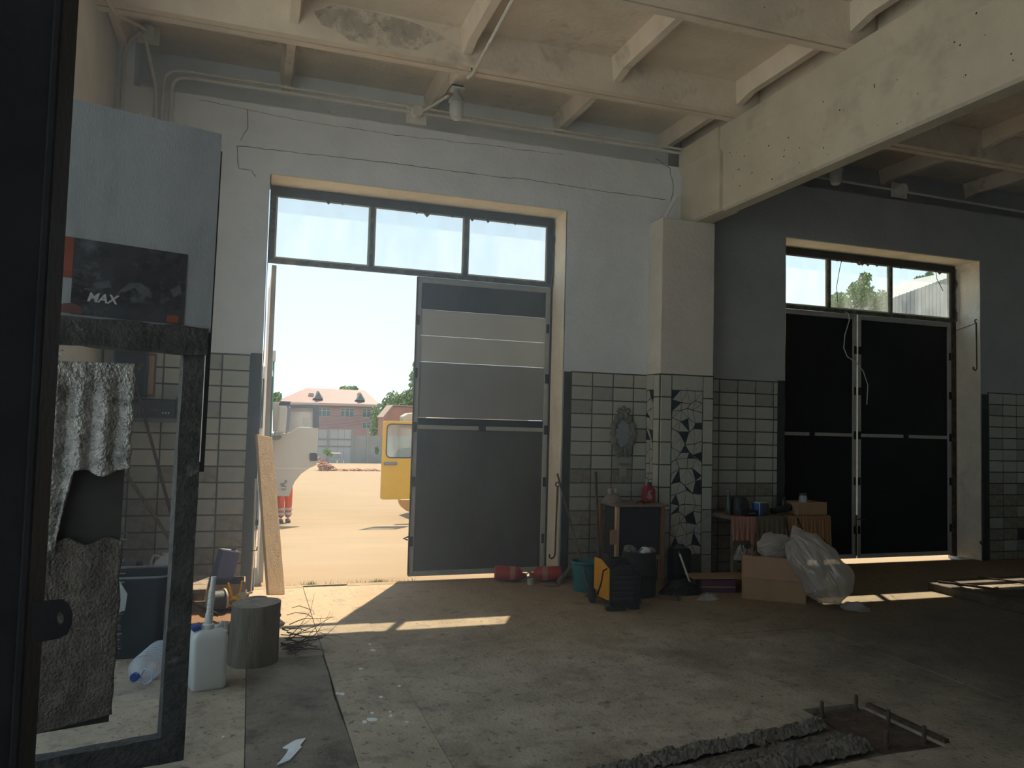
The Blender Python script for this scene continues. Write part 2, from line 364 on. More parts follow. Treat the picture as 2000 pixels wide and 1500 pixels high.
# ---- tiles, one by one
TW, TH, TT = 0.24, 0.144, 2.12
def tile_mesh(name, w, h, m, d=0.010):
    c = 0.004
    me = MB().add([(0,0,0),(w,0,0),(w,0,h),(0,0,h),(c,-d,c),(w-c,-d,c),(w-c,-d,h-c),(c,-d,h-c)],
        [(0,1,5,4),(1,2,6,5),(2,3,7,6),(3,0,4,7),(4,5,6,7)]).mesh(name); me.materials.append(m); return me
_tm = {}
def tile(parent, x0, x1, z0, z1, m, y=0.0, rot=0.0, org=None):
    key = (round(x1-x0, 3), round(z1-z0, 3), m.name)
    if key not in _tm: _tm[key] = tile_mesh('tile', x1-x0-0.009, z1-z0-0.009, m)
    if org is None: loc = (x0+0.0045, y + random.uniform(-0.0012, 0.0012), z0+0.0045)
    else: loc = org
    inst('tile', _tm[key], parent, loc, (random.uniform(-.006,.006), 0, rot))
def tile_field(parent, xs, x_end, grime_z, top=TT):
    z = top; r = 0
    while z > 0.05:
        z0 = max(0.0, z-TH)
        for a, b in zip(xs[:-1], xs[1:]):
            zc = (z+z0)/2; pr = random.random()
            if zc < grime_z - 0.25: m = TILE_C if pr < 0.9 else TILE_B
            elif zc < grime_z + 0.2: m = TILE_C if pr < 0.45 else TILE_B
            else: m = TILE_A if pr < 0.78 else TILE_B
            if pr > 0.004: tile(parent, a, b, z0, z, m)
        z = z0; r += 1
random.seed(11)
MB().box(XL, -0.02, -0.003, 0.0, 0.0, TT+0.008).build('grout_bed', GROUT, wall_back)
tile_field(wall_back, [-1.235,-1.22,-0.98,-0.74,-0.50,-0.26,-0.02][1:], 0, 0.85)
MB().box(3.135, PX0, -0.003, 0.0, 0.0, TT+0.008).build('grout_bed', GROUT, wall_back)
tile_field(wall_back, [3.145,3.385,3.625,3.865,4.03], 0, 0.9)
MB().box(PX1, 5.71, -0.003, 0.0, 0.0, TT+0.008).build('grout_bed', GROUT, wall_back2)
tile_field(wall_back2, [4.69,4.93,5.17,5.41,5.65,5.71], 0, 0.8)
MB().box(8.91, XB2, -0.003, 0.0, 0.0, TT+0.008).build('grout_bed', GROUT, wall_back2)
tile_field(wall_back2, [8.93,9.17,9.41,9.65,9.89,10.13], 0, 0.8)

# ---- pillar with tile edging and broken-tile mosaic
pillar = structure(MB().box(PX0, PX1, -PD, 0, 0, PT).build('pillar', PLASTER_W, bevel=0.008))
MB().box(PX0-0.003, PX1+0.003, -PD-0.003, 0, 0, TT+0.01).build('grout_bed', GROUT, pillar)
z = TT
while z > 0.06:
    z0 = max(0, z-0.235)
    m = TILE_A if z0 > 0.7 else TILE_B
    tile(pillar, PX0+0.002, PX0+0.135, z0, z, m, -PD-0.003); tile(pillar, PX1-0.128, PX1-0.002, z0, z, m, -PD-0.003)
    tile(pillar, 0, 0.115, z0, z, m, rot=-math.pi/2, org=(PX0-0.003, -PD+0.115, z0+0.0045))
    z = z0
def shards(x0, x1, nx, z0, z1, nz, to3):
    P = [[(x0+(x1-x0)*(i + (random.uniform(-.38,.38) if 0 < i < nx else 0))/nx, z0+(z1-z0)*(k + (random.uniform(-.38,.38) if 0 < k < nz else 0))/nz) for i in range(nx+1)] for k in range(nz+1)]
    for k in range(nz):
        for i in range(nx):
            q = [P[k][i], P[k][i+1], P[k+1][i+1], P[k+1][i]]; r = random.random()
            pieces = [q] if r < 0.3 else ([[q[0],q[1],q[2]],[q[0],q[2],q[3]]] if r < 0.65 else [[q[0],q[1],q[3]],[q[1],q[2],q[3]]])
            for pc in pieces:
                cx = sum(p[0] for p in pc)/len(pc); cz = sum(p[1] for p in pc)/len(pc)
                s = []
                for p in pc:
                    d = math.hypot(p[0]-cx, p[1]-cz); k2 = max(0.3, (d-0.007)/d) if d > 0 else 1
                    s.append((cx+(p[0]-cx)*k2, cz+(p[1]-cz)*k2))
                n = len(s); v = [to3(a, b, 0.001) for a, b in s] + [to3(a, b, 0.009) for a, b in s]
                f = [tuple(range(n, 2*n))] + [(i2, (i2+1) % n, (i2+1) % n+n, i2+n) for i2 in range(n)]
                MB().add(v, f).build('mosaic_shard', SH_DARK if random.random() < 0.24 else SH_LIGHT, pillar)
random.seed(23)
shards(PX0+0.140, PX1-0.135, 4, 0.25, 1.96, 16, lambda a, b, d: (a, -PD-0.003-d, b))
shards(0.02, PD-0.12, 2, 0.25, 1.96, 16, lambda a, b, d: (PX0-0.003-d, -a, b))
MB().box(PX0-0.012, PX0+0.0, -PD+0.118, -0.005, 1.965, TT).build('tile', TILE_A, pillar)
MB().box(PX0+0.14, PX1-0.135, -PD-0.012, -PD-0.002, 1.965, TT-0.005).build('tile', TILE_A, pillar)
MB().tube([tuple(at(1299,424,y=-0.2)), tuple(at(1322,383,y=-0.12))], 0.02, 8).build('brace', PLASTER, pillar)

# ---- main beam
beam = structure(MB().prism([(4.475,3.78),(4.60,3.78),(4.625,3.80),(4.625,4.39),(4.66,4.42),(4.66,4.64),(4.415,4.64),(4.415,4.42),(4.45,4.385),(4.45,3.80)], 'y', -9.2, -0.72)
    .prism([(4.44,3.78),(4.63,3.78),(4.655,3.80),(4.655,4.64),(4.39,4.64),(4.385,4.42),(4.41,4.36),(4.41,3.80)], 'y', -0.74, 0.02).build('beam', BEAM, bevel=0.006))
random.seed(5)
PIT = mat('air_hole', (0.03,0.028,0.025), 0.95, 0.1)
for i in range(70):
    y = random.uniform(-6, -0.8); z = random.uniform(3.85, 4.36); r = random.uniform(0.003, 0.009)
    MB().lathe([(r,0),(r*0.8,0.0012),(0.0,0.0015)], 7).build('air_hole', PIT, beam)
    o = COL.objects[-1]; o.location = (4.4502, y, z); o.rotation_euler = (0, -math.pi/2, 0)

# ---- ceiling of ribbed slabs
ceiling = structure(MB().box(XL-0.4, XB2+0.4, YF-0.4, 0.5, 5.05, 5.15).build('ceiling', CEILING))
def panel_mesh(L, crosses, name):
    b = MB().box(0, L, 0, 1.5, 4.94, 5.05)
    for (ya, yb) in ((0.006, 0.085), (1.494, 1.415)):
        s = 1 if ya < yb else -1
        b.prism([(ya, 4.64), (yb, 4.64), (yb + s*0.045, 4.94), (ya, 4.94)], 'x', 0, L)
    for x in crosses:
        w0, w1 = 0.035, 0.075
        v = []
        for (y, zb) in ((0.10, 4.73), (0.30, 4.775), (1.20, 4.775), (1.40, 4.73)):
            v += [(x-w1, y, 4.95), (x-w0, y, zb), (x+w0, y, zb), (x+w1, y, 4.95)]
        f = []
        for i in range(3):
            for k in range(3): f.append((i*4+k, i*4+k+1, i*4+k+5, i*4+k+4))
        b.add(v, f)
    me = b.mesh(name); me.materials.append(CEILING); return me
me1 = panel_mesh(4.62-(XL-0.06), [x-(XL-0.06) for x in (-1.19, 0.20, 1.64, 3.07, 4.40)], 'slab_panel')
me2 = panel_mesh(5.9, [0.08, 1.55, 2.98, 4.41, 5.82], 'slab_panel_wide')
for i in range(7):
    y = -0.98 - 1.51*i
    inst('slab_panel', me1, ceiling, (XL-0.06, y, 0)); inst('slab_panel', me2, ceiling, (4.60, y, 0))
# soot stain on the first rib
SOOT = mat('soot_stain', (0.47, 0.42, 0.355), 0.95, 0.2, 9, col2=(0.74,0.65,0.54), f2=(0.42,0.55), s2=5, col3=(0.30,0.27,0.23), f3=(0.58,0.68), s3=12)
random.seed(4)
sp_ = []
for (a_, b_) in ((612,24),(650,12),(700,14),(745,30),(800,44),(850,62),(872,78),(838,84),(815,97),(768,90),(742,99),(716,84),(684,78),(655,58),(628,48)):
    q_ = at(a_, b_, y=-1.10); z_ = min(4.93, max(4.65, q_.z)); sp_.append((q_.x, -1.077-0.045*(z_-4.64)/0.30-0.0015, z_))
MB().add(sp_, [tuple(range(len(sp_)))]).build('soot_stain', SOOT, ceiling)

# ---- yard outside
def yard_z(y):
    if y < 0.6: return -0.05
    if y < 10.5: return -0.05 - 0.68*(y-0.6)/9.9
    return -0.73 - 3.07*(y-10.5)/81.5
YARD = mat('sunlit_yard_concrete', (0.225, 0.160, 0.092), 0.95, 0.10, 0.8, 0.2, 6, col2=(0.22,0.16,0.098), f2=(0.5,0.68), s2=0.35, col3=(0.19,0.138,0.088), f3=(0.66,0.75), s3=2.5, stretch=(0.5,1.6,1))
b = MB()
ys = [0.10, 0.6, 4, 10.5, 30, 92, 400]
xs = [-150, -40, -10, 0, 10, 40, 150]
b.add([(x, y, yard_z(y)) for y in ys for x in xs], [(j*7+i, j*7+i+1, (j+1)*7+i+1, (j+1)*7+i) for j in range(6) for i in range(6)])
yard = structure(b.build('ground_yard', YARD))
structure(MB().add([(-150,0.1,-0.3),(XL-0.4,0.1,-0.3),(XL-0.4,-150,-0.3),(-150,-150,-0.3)], [(0,1,2,3)]).add([(XL-0.4,-9.6,-0.06),(150,-9.6,-0.06),(150,-150,-0.06),(XL-0.4,-150,-0.06)], [(0,1,2,3)]).build('ground_side', mat('pale_gravel', (0.54,0.55,0.55), 0.95, 0.12, 1.0)))  # unseen ground, paled to bounce fill light through the added openings
structure(MB().box(-0.3, 3.2, 0.02, 0.14, -0.12, 0.004).build('trim_3', mat('worn_sill', (0.26,0.175,0.095), 0.9, 0.25, 8, 0.5, 30, col2=(0.24,0.17,0.11), f2=(0.5,0.65), s2=7), bevel=0.012))

# ---- transom windows and gates
def transom(name, l, r, mull, z0=3.055):
    w = structure(empty(name, (l, 0.36, z0)))
    W = r-l; Ht = DT-0.02-z0
    f = lambda x0, x1, za, zb, nm='window_frame', m=STEEL_D: MB().box(x0, x1, -0.03, 0.03, za, zb).build(nm, m, w, bevel=0.004)
    MOSS = mat('mossy_steel', (0.10, 0.11, 0.085), 0.9, 0.4, 14, 0.5, 50, col2=(0.22,0.21,0.17), f2=(0.5,0.65), s2=7)
    f(0, W, 0, 0.045, m=MOSS); f(0, W, Ht-0.085, Ht); f(0, 0.055, 0.045, Ht-0.085, m=MOSS); f(W-0.075, W, 0.045, Ht-0.085)
    ed = [0.055] + [m-l for m in mull] + [W-0.075]
    for m in mull: f(m-l-0.02, m-l+0.02, 0.045, Ht-0.085, 'mullion', MOSS)
    for a, b2 in zip(ed[:-1], ed[1:]):
        aa = a + (0.02 if a != ed[0] else 0); bb = b2 - (0.02 if b2 != ed[-1] else 0)
        pn = MB().box(aa, bb, -0.002, 0.002, 0.045, Ht-0.085).build('pane', GLASS, w)
        for (x0, x1, za, zb) in ((aa, aa+0.018, 0.045, Ht-0.085), (bb-0.018, bb, 0.045, Ht-0.085), (aa+0.018, bb-0.018, 0.045, 0.062), (aa+0.018, bb-0.018, Ht-0.10, Ht-0.085)):
            MB().box(x0, x1, -0.012, -0.003, za, zb).build('putty', mat('putty', (0.55,0.57,0.48), 0.8, 0.15, 12), pn)
    # crumbled mortar along the head of the frame
    random.seed(int(l*100))
    for i in range(9):
        x = random.uniform(0.3, W-0.2); s = random.uniform(0.012, 0.035)
        MB().lathe([(0.0,-s*1.2),(s*0.7,-s*0.5),(s,0.0),(s*0.6,s*0.6),(0,s*0.7)], 6).build('mortar_lump', RUBBLE, w)
        COL.objects[-1].location = (x, -0.02, Ht-0.09-random.uniform(0,0.012))
    return w
transom('window_1', D1L+0.012, D1R-0.012, (1.08, 2.06))
transom('window_2', D2L+0.012, D2R-0.05, (6.72, 7.69))
# ragged mortar strips down the right reveals
for (x, nm, wb) in ((D1R, 1, wall_back), (D2R-0.03, 2, wall_back2)):
    def rm(u, v, x=x): return (x-0.02-0.03*max(0, noise.noise((0.3*u, v*5, nm*3.1))+0.3), 0.30+0.07*u - 0.02*noise.noise((v*9, nm, 2)), 3.06+0.7*v)
    MB().grid(rm, 4, 40).build('mortar_strip', RUBBLE, wb)

def gate_leaf(parent, x0, x1, z0, z1, y, bands, rail_z, frame, fw=0.05, label=None):
    """steel leaf: angle frame, cross rail, sheet panels behind"""
    fr = lambda a, b2, za, zb, nm: MB().box(a, b2, y-0.025, y+0.025, za, zb).build(nm, frame, parent, bevel=0.004)
    fr(x0, x0+fw, z0, z1, 'stile'); fr(x1-fw, x1, z0, z1, 'stile')
    fr(x0+fw, x1-fw, z1-0.06, z1, 'rail'); fr(x0+fw, x1-fw, z0, z0+0.05, 'rail'); fr(x0+fw, x1-fw, rail_z-0.02, rail_z+0.022, 'rail')
    for (za, zb, m) in bands:
        MB().box(x0+fw-0.01, x1-fw+0.01, y+0.0, y+0.022, za, zb).build('sheet_panel', m, parent)
    random.seed(int(x0*77))
    for z in (z0+0.35, z0+0.95, rail_z, rail_z+0.55, z1-0.45):
        for x in (x0+0.012, x1-fw+0.016):
            s = random.uniform(0.02, 0.035)
            MB().box(x-0.01, x+s, y-0.031, y-0.02, z-0.05, z+0.05).build('weld_plate', STEEL_BLK, parent, bevel=0.006)
    MB().box((x0+x1)/2-0.04, (x0+x1)/2+0.04, y-0.031, y-0.02, rail_z-0.025, rail_z+0.03).build('weld_plate', STEEL_BLK, parent, bevel=0.006)
P_DK = mat('dark_grey_sheet', (0.085, 0.088, 0.09), 0.6, 0.2, 2.5, 0.15, 12, spec=0.35, stretch=(1,1,0.4), col2=(0.06,0.06,0.06), f2=(0.5,0.7), s2=4)
P_MD = mat('mid_grey_sheet', (0.30, 0.31, 0.31), 0.6, 0.1, 2.0, 0.1, 10)
P_LT = mat('pale_grey_board', (0.62, 0.63, 0.60), 0.65, 0.07, 2.0, 0.1, 10)
P_BK = mat('black_sheet', (0.016, 0.018, 0.021), 0.6, 0.3, 2.0, 0.15, 12)
door1 = structure(empty('door_1', (0, 0, 0)))
Y1 = 0.385
gate_leaf(door1, 1.565, 3.035, 0.0, 3.05, Y1, [(2.72,3.0,P_DK),(2.45,2.716,P_LT),(2.178,2.446,P_LT),(1.605,2.174,P_MD),(1.52,1.60,P_BK),(0.04,1.50,P_DK)], 1.505, FRAME_L)
MB().box(3.035, 3.06, 0.34, 0.42, 0, 3.06).build('door_frame', STEEL_D, door1)
MB().tube([(1.562,0.35,3.04),(1.562,0.35,0.02)], 0.008, 6).build('bolt_rod', RUST, door1)
MB().tube([(1.555,0.345,0.40),(1.50,0.33,0.385),(1.545,0.345,0.37)], 0.009, 6).build('bolt_handle', RUST, door1)
# the other leaf, folded back outside
lf = empty('opened_leaf', (D1L+0.055, 0.44, 0.0)); lf.parent = door1
MB().box(0.0, 0.045, 0, 0.05, -0.02, 3.05).build('stile', FRAME_L, lf, bevel=0.004)
MB().box(0.0, 0.045, 1.40, 1.45, -0.15, 3.05).build('stile', FRAME_L, lf, bevel=0.004)
MB().box(0.005, 0.03, 0.05, 1.40, -0.06, 3.03).build('sheet_panel', mat('bleached_pink_sheet', (0.55,0.42,0.36), 0.7, 0.12, 3), lf)
door2 = structure(empty('door_2', (0, 0, 0)))
gate_leaf(door2, D2L+0.02, 7.17, 0.014, 3.05, Y1, [(0.06,1.53,P_BK),(1.55,3.0,P_BK)], 1.535, FRAME_L)
gate_leaf(door2, 7.19, D2R-0.09, 0.014, 3.05, Y1, [(0.06,1.53,P_BK),(1.55,3.0,P_BK)], 1.535, FRAME_L)
MB().box(D2R-0.085, D2R-0.03, 0.34, 0.42, 0, 3.06).build('door_frame', RUST, door2)
for (xx, z0, z1) in ((7.19,0.55,0.40),):
    MB().tube([(xx-0.03,0.35,z0),(xx-0.03,0.35,0.05)], 0.012, 6).build('bolt_rod', RUST, door2)
    MB().tube([(xx-0.03,0.345,z0-0.05),(xx+0.10,0.33,z0-0.06)], 0.008, 6).build('bolt_handle', RUST, door2)
# hooked rods that hold the leaves open, hung on the jambs
def hook_rod(name, p0, p1, label, m=RUST, r=0.009):
    p0, p1 = Vector(p0), Vector(p1)
    pts = [p0, p1, p1+Vector((-0.01,0,-0.03)), p1+Vector((-0.035,0,-0.045)), p1+Vector((-0.06,0,-0.03)), p1+Vector((-0.062,0,0.0))]
    t = empty(name, p1, label=label, cat='hook')
    M = MB(); M.m = Matrix.Translation(-p1); M.tube(pts, r, 7).build('rod', m, t, smooth=True)
    M = MB(); M.m = Matrix.Translation(-p1)
    M.tube(arc((p0.x, p0.y, p0.z+0.02), 0.022, 0, 360, 12), 0.007, 6, cap=False).build('eye', m, t, smooth=True)
    return t
hook_rod('hook_rod', (3.03, 0.03, 0.93), (3.015, 0.02, 0.24), 'dark iron hook rod hanging on the bright jamb beside the two extinguishers')
hook_rod('hook_rod', (8.80, -0.03, 0.98), (8.81, -0.03, 0.25), 'dark iron hook rod hanging by the jamb of the closed gate')
hook_rod('hook_rod', (8.79, 0.05, 3.02), (8.80, 0.05, 2.45), 'short iron hook rod high on the jamb below the transom')
MB().tube([(8.77,0.36,2.94),(8.80,0.05,3.02)], 0.004, 5).build('tie_wire', RUST, door2)
# ================================================================== OUTSIDE
WHITEP = mat('cream_white_truck_paint', (0.409, 0.372, 0.322), 0.35, 0.03, 3, spec=0.5)
BLACKP = mat('black_plastic', (0.03, 0.032, 0.035), 0.5, 0.15, 10, spec=0.4)
GREYP = mat('grey_plastic', (0.16, 0.17, 0.18), 0.5, 0.1, 10)
GREENT = mat('green_tarpaulin', (0.028, 0.192, 0.136), 0.6, 0.1, 4)
ORANGE = mat('hi_vis_orange', (0.62, 0.07, 0.012), 0.8, 0.08, 20)
REFL = mat('reflective_band', (0.434, 0.448, 0.434), 0.35, 0.05, 30)
YELLOW = mat('yellow_bus_paint', (0.562, 0.317, 0.011), 0.35, 0.04, 4, spec=0.5)
CARGLASS = glass_mat('vehicle_glass', 0.05, (0.82,0.88,0.88))
SKIN = mat('skin', (0.55, 0.34, 0.25), 0.6, 0.05, 20)
RUBBER = mat('black_rubber', (0.02, 0.02, 0.021), 0.8, 0.2, 20)

def poly_at(pts, y): return [(q.x, q.z) for q in (at(a, b, y=y) for a, b in pts)]
# ---- truck with its door swung open
YD = 9.6; gz = yard_z(9.6)
truck = empty('truck', (-0.8, 10.5, yard_z(10.5)), label='white truck cab with green tarpaulin trailer, its door swung open', cat='truck')
def tpart(b, name, m, par=truck, **k):
    o = b.build(name, m, par, **k)
    if par is truck: o.location = -Vector(truck.location)
    return o
hx = at(533, 900, y=YD).x
tpart(MB().prism([(8.75,0.05),(11.0,0.05),(11.0,3.0),(9.5,3.05),(8.95,2.6),(8.72,1.4),(8.70,0.3)], 'x', -2.05, hx-0.10), 'cab_body', WHITEP, bevel=0.09, seg=3)
tpart(MB().box(-1.9, hx-0.25, 8.66, 8.72, 1.35, 2.35), 'windscreen', BLACKP, bevel=0.02)
tpart(MB().box(-2.0, hx-0.15, 8.60, 8.75, -0.45, 0.15), 'bumper', GREYP, bevel=0.04)
tpart(MB().prism([(8.95,1.05),(9.35,2.5),(9.35,2.55),(8.9,2.4),(8.75,1.1)], 'x', hx-0.10, hx-0.085), 'side_window', BLACKP)
tpart(MB().box(-1.95, hx-0.3, 11.0, 24.0, -0.1, 0.15), 'chassis', BLACKP)
tp = at(537, 697, y=12.0)
tpart(MB().box(-2.2, tp.x, 12.0, 24.0, 0.2, tp.z), 'tarpaulin', GREENT, bevel=0.03)
tpart(MB().box(-2.22, tp.x+0.02, 11.97, 12.06, tp.z-0.12, tp.z+0.16), 'header_board', WHITEP, bevel=0.02)
for (x, y) in ((-1.75, 9.9), (hx-0.30, 9.9), (-1.75, 20.5), (hx-0.30, 20.5), (-1.75, 21.8), (hx-0.30, 21.8)):
    zc = yard_z(y)+0.5
    wb = MB(); wb.m = Matrix.Translation((x, y, zc)) @ Matrix.Rotation(math.pi/2, 4, 'Y')
    wb.lathe([(0.25,-0.15),(0.46,-0.15),(0.5,-0.10),(0.5,0.10),(0.46,0.15),(0.25,0.15)], 24)
    w = tpart(wb, 'wheel', RUBBER, smooth=True)
    hb = MB(); hb.m = Matrix.Translation((x, y, zc)) @ Matrix.Rotation(math.pi/2, 4, 'Y'); hb.lathe([(0.0,-0.13),(0.25,-0.13),(0.25,0.13),(0.0,0.13)], 16).build('hub', GREYP, w)
door = empty('cab_door', (0,0,0)); door.parent = truck; door.location = -Vector(truck.location)
lower = [(535,842),(556,846),(566,845),(584,834),(621,835),(620,880),(618,908),(604,914),(588,925),(576,940),(569,955),(565,969),(534,969)]
MB().prism(poly_at(lower, YD), 'y', YD-0.05, YD+0.05).build('door_panel', WHITEP, door, bevel=0.015)
MB().prism(poly_at([(533,786),(622,786),(622,790),(560,791),(548,795),(541,840),(533,843)], YD), 'y', YD-0.045, YD+0.045).build('upper_frame', WHITEP, door, bevel=0.008)
MB().prism(poly_at([(562,791),(622.5,791),(622.5,836),(612,836),(612,797),(566,796)], YD), 'y', YD-0.05, YD+0.05).build('window_surround', mat('charcoal_trim', (0.10,0.11,0.13), 0.6, 0.1), door, bevel=0.006)
MB().prism(poly_at([(541,842),(560,846),(584,834),(612,836),(612,797),(562,796),(548,795)], YD), 'y', YD-0.004, YD+0.004).build('pane', CARGLASS, door)
MB().prism(poly_at([(604,885),(619,885),(620,900),(605,900)], YD), 'y', YD-0.09, YD-0.04).build('handle', BLACKP, door, bevel=0.02)
MB().prism(poly_at([(527,851),(548,848),(551,852),(546,858),(526,860)], YD), 'y', YD-0.12, YD-0.03).build('mirror_bracket', GREYP, door, bevel=0.02)
MB().box(at(534,914,y=YD).x, at(600,914,y=YD).x, YD-0.056, YD-0.045, at(560,915.5,y=YD).z, at(560,913.5,y=YD).z).build('panel_crease', mat('crease', (0.52,0.48,0.43), 0.5, 0.05), door)
LOGO = mat('logo_ink', (0.10,0.11,0.14), 0.6, 0.1)
mark = empty('emblem'); mark.parent = door
for pts in ([(547,944),(552,944),(560,940),(560,942),(553,946),(547,946)], [(555,941),(560,940),(560,937),(556,938)], [(547,951),(552,946),(555,947),(560,951),(557,951),(553,949)], [(549,954),(559,953.4),(559,954.6),(549,955.2)], [(550,956.3),(558,955.8),(558,957),(550,957.5)]):
    MB().prism(poly_at(pts, YD), 'y', YD-0.056, YD-0.049).build('emblem_stroke', LOGO, mark)
mir = empty('mirror'); mir.parent = door
MB().prism(poly_at([(543,792),(556,792),(562,795),(558,846),(541,845)], YD-0.35), 'y', YD-0.46, YD-0.26).build('mirror_housing', WHITEP, mir, bevel=0.04, seg=3)
MB().prism(poly_at([(561,793),(568,796),(564,840),(559,847),(557,846)], YD-0.35), 'y', YD-0.44, YD-0.28).build('mirror_rim', GREYP, mir, bevel=0.02)
MB().prism(poly_at([(545,788),(548,783),(568,784),(566,791),(545,793)], YD-0.35), 'y', YD-0.42, YD-0.25).build('mirror_arm', BLACKP, mir, bevel=0.015)

# ---- person standing behind the truck door
pf = at(553, 1012, y=10.25); gz = yard_z(10.25)
person = empty('person', (pf.x, 10.25, gz), label='person in orange hi-vis trousers and dark shoes behind the open truck door', cat='person')
def skin_body(name, joints, edges, m, par, sub=2, root=0):
    me = bpy.data.meshes.new(name); me.from_pydata([j[:3] for j in joints], edges, [])
    o = bpy.data.objects.new(name, me); COL.objects.link(o); o.parent = par; me.materials.append(m)
    md = o.modifiers.new('skin', 'SKIN')
    for i, j in enumerate(joints):
        sv = me.skin_vertices[0].data[i]; sv.radius = (j[3], j[4] if len(j) > 4 else j[3]); sv.use_root = (i == root)
    md.use_smooth_shade = True
    s = o.modifiers.new('sub', 'SUBSURF'); s.levels = sub; s.render_levels = sub
    return o
# leaning over into the cab: pelvis above the feet, trunk tipped towards the truck
J = [(0,0,0.93,0.13,0.10),(0.03,0.02,1.10,0.13,0.095),(0.096,0.05,1.30,0.155,0.10),(0.144,0.07,1.42,0.06),(0.174,0.06,1.52,0.075,0.085),(0.204,0.04,1.62,0.07,0.085),
     (0.12,-0.12,1.38,0.055),(0.216,-0.16,1.16,0.045),(0.33,-0.12,1.12,0.035),(0.378,-0.11,1.12,0.04,0.02),
     (0.12,0.22,1.38,0.055),(0.228,0.26,1.18,0.045),(0.336,0.20,1.14,0.035),(0.384,0.18,1.14,0.04,0.02),
     (-0.06,-0.02,0.86,0.085),(-0.07,-0.03,0.48,0.06),(-0.05,0.0,0.09,0.04),(0.08,0.03,0.86,0.085),(0.1,0.02,0.48,0.06),(0.1,0.05,0.09,0.04)]
E_ = [(0,1),(1,2),(2,3),(3,4),(4,5),(2,6),(6,7),(7,8),(8,9),(2,10),(10,11),(11,12),(12,13),(0,14),(14,15),(15,16),(0,17),(17,18),(18,19)]
skin_body('body', J, E_, SKIN, person)
tr = [(0,0,0.96,0.15,0.12),(-0.06,-0.02,0.84,0.105),(-0.07,-0.03,0.48,0.085),(-0.05,0.0,0.10,0.075),(0.08,0.03,0.84,0.105),(0.10,0.02,0.48,0.085),(0.10,0.05,0.10,0.075)]
skin_body('trousers', tr, [(0,1),(1,2),(2,3),(0,4),(4,5),(5,6)], ORANGE, person)
jk = [(0,0,0.94,0.155,0.12),(0.03,0.02,1.12,0.15,0.115),(0.096,0.05,1.31,0.175,0.12),(0.132,0.065,1.40,0.08),(0.12,-0.12,1.38,0.07),(0.216,-0.16,1.16,0.06),(0.318,-0.12,1.12,0.05),(0.12,0.22,1.38,0.07),(0.228,0.26,1.18,0.06),(0.324,0.20,1.14,0.05)]
skin_body('jacket', jk, [(0,1),(1,2),(2,3),(2,4),(4,5),(5,6),(2,7),(7,8),(8,9)], ORANGE, person)
hr = [(0.201,0.05,1.62,0.078,0.092),(0.216,0.05,1.68,0.06,0.08)]
skin_body('hair', hr, [(0,1)], BLACKP, person)
for (x, y) in ((-0.055, -0.005), (0.10, 0.045)):
    for z in (0.20, 0.30):
        MB().lathe([(0.088,z-0.028),(0.094,z-0.02),(0.094,z+0.02),(0.088,z+0.028)], 16, (x, y, 0)).build('reflective_band', REFL, person, smooth=True)
    MB().box(x-0.05, x+0.055, y-0.20, y+0.09, 0.0, 0.085).build('shoe', BLACKP, person, bevel=0.03, seg=3)

# ---- yellow bus with an open door
YB = 8.8
bus = empty('bus', (4.3, 11.0, yard_z(11.0)), label='yellow bus with cream roof and open windowed door beside the gate leaf', cat='bus')
bl = -Vector(bus.location)
def bpart(b, name, m, par=bus, **k):
    o = b.build(name, m, par, **k)
    if par is bus: o.location = bl
    return o
bx = at(808, 900, y=13.2).x - 0.1; bzt = at(790, 808, y=9.6).z; bzb = at(790, 985, y=9.3).z
bpart(MB().box(bx+0.1, bx+2.2, 9.4, 13.2, bzb+0.1, 1.35), 'lower_body', YELLOW, bevel=0.08, seg=3)
bpart(MB().prism([(bx+0.15,1.3),(bx+2.15,1.3),(bx+2.1,bzt-0.1),(bx+1.7,bzt+0.12),(bx+0.6,bzt+0.12),(bx+0.25,bzt-0.06)], 'y', 9.5, 13.2), 'roof', mat('cream_roof_paint', (0.468, 0.390, 0.273), 0.4, 0.04), bevel=0.05)
bpart(MB().box(bx+0.25, bx+2.05, 9.36, 9.42, 0.85, 1.32), 'windscreen', BLACKP, bevel=0.02)
bpart(MB().prism(poly_at([(779,974),(835,974),(835,1003),(806,1001),(793,997),(784,990),(780,983)], 9.3), 'y', 9.15, 9.45), 'bumper', mat('faded_orange_paint', (0.462, 0.280, 0.084), 0.5, 0.1, 5), bevel=0.03)
for (x, y) in ((bx+0.35, 10.6), (bx+1.95, 10.6), (bx+0.35, 12.4), (bx+1.95, 12.4)):
    wb = MB(); wb.m = Matrix.Translation((x, y, yard_z(y)+0.36)) @ Matrix.Rotation(math.pi/2, 4, 'Y')
    wb.lathe([(0.16,-0.10),(0.33,-0.10),(0.36,-0.06),(0.36,0.06),(0.33,0.10),(0.16,0.10)], 20)
    bpart(wb, 'wheel', RUBBER, smooth=True)
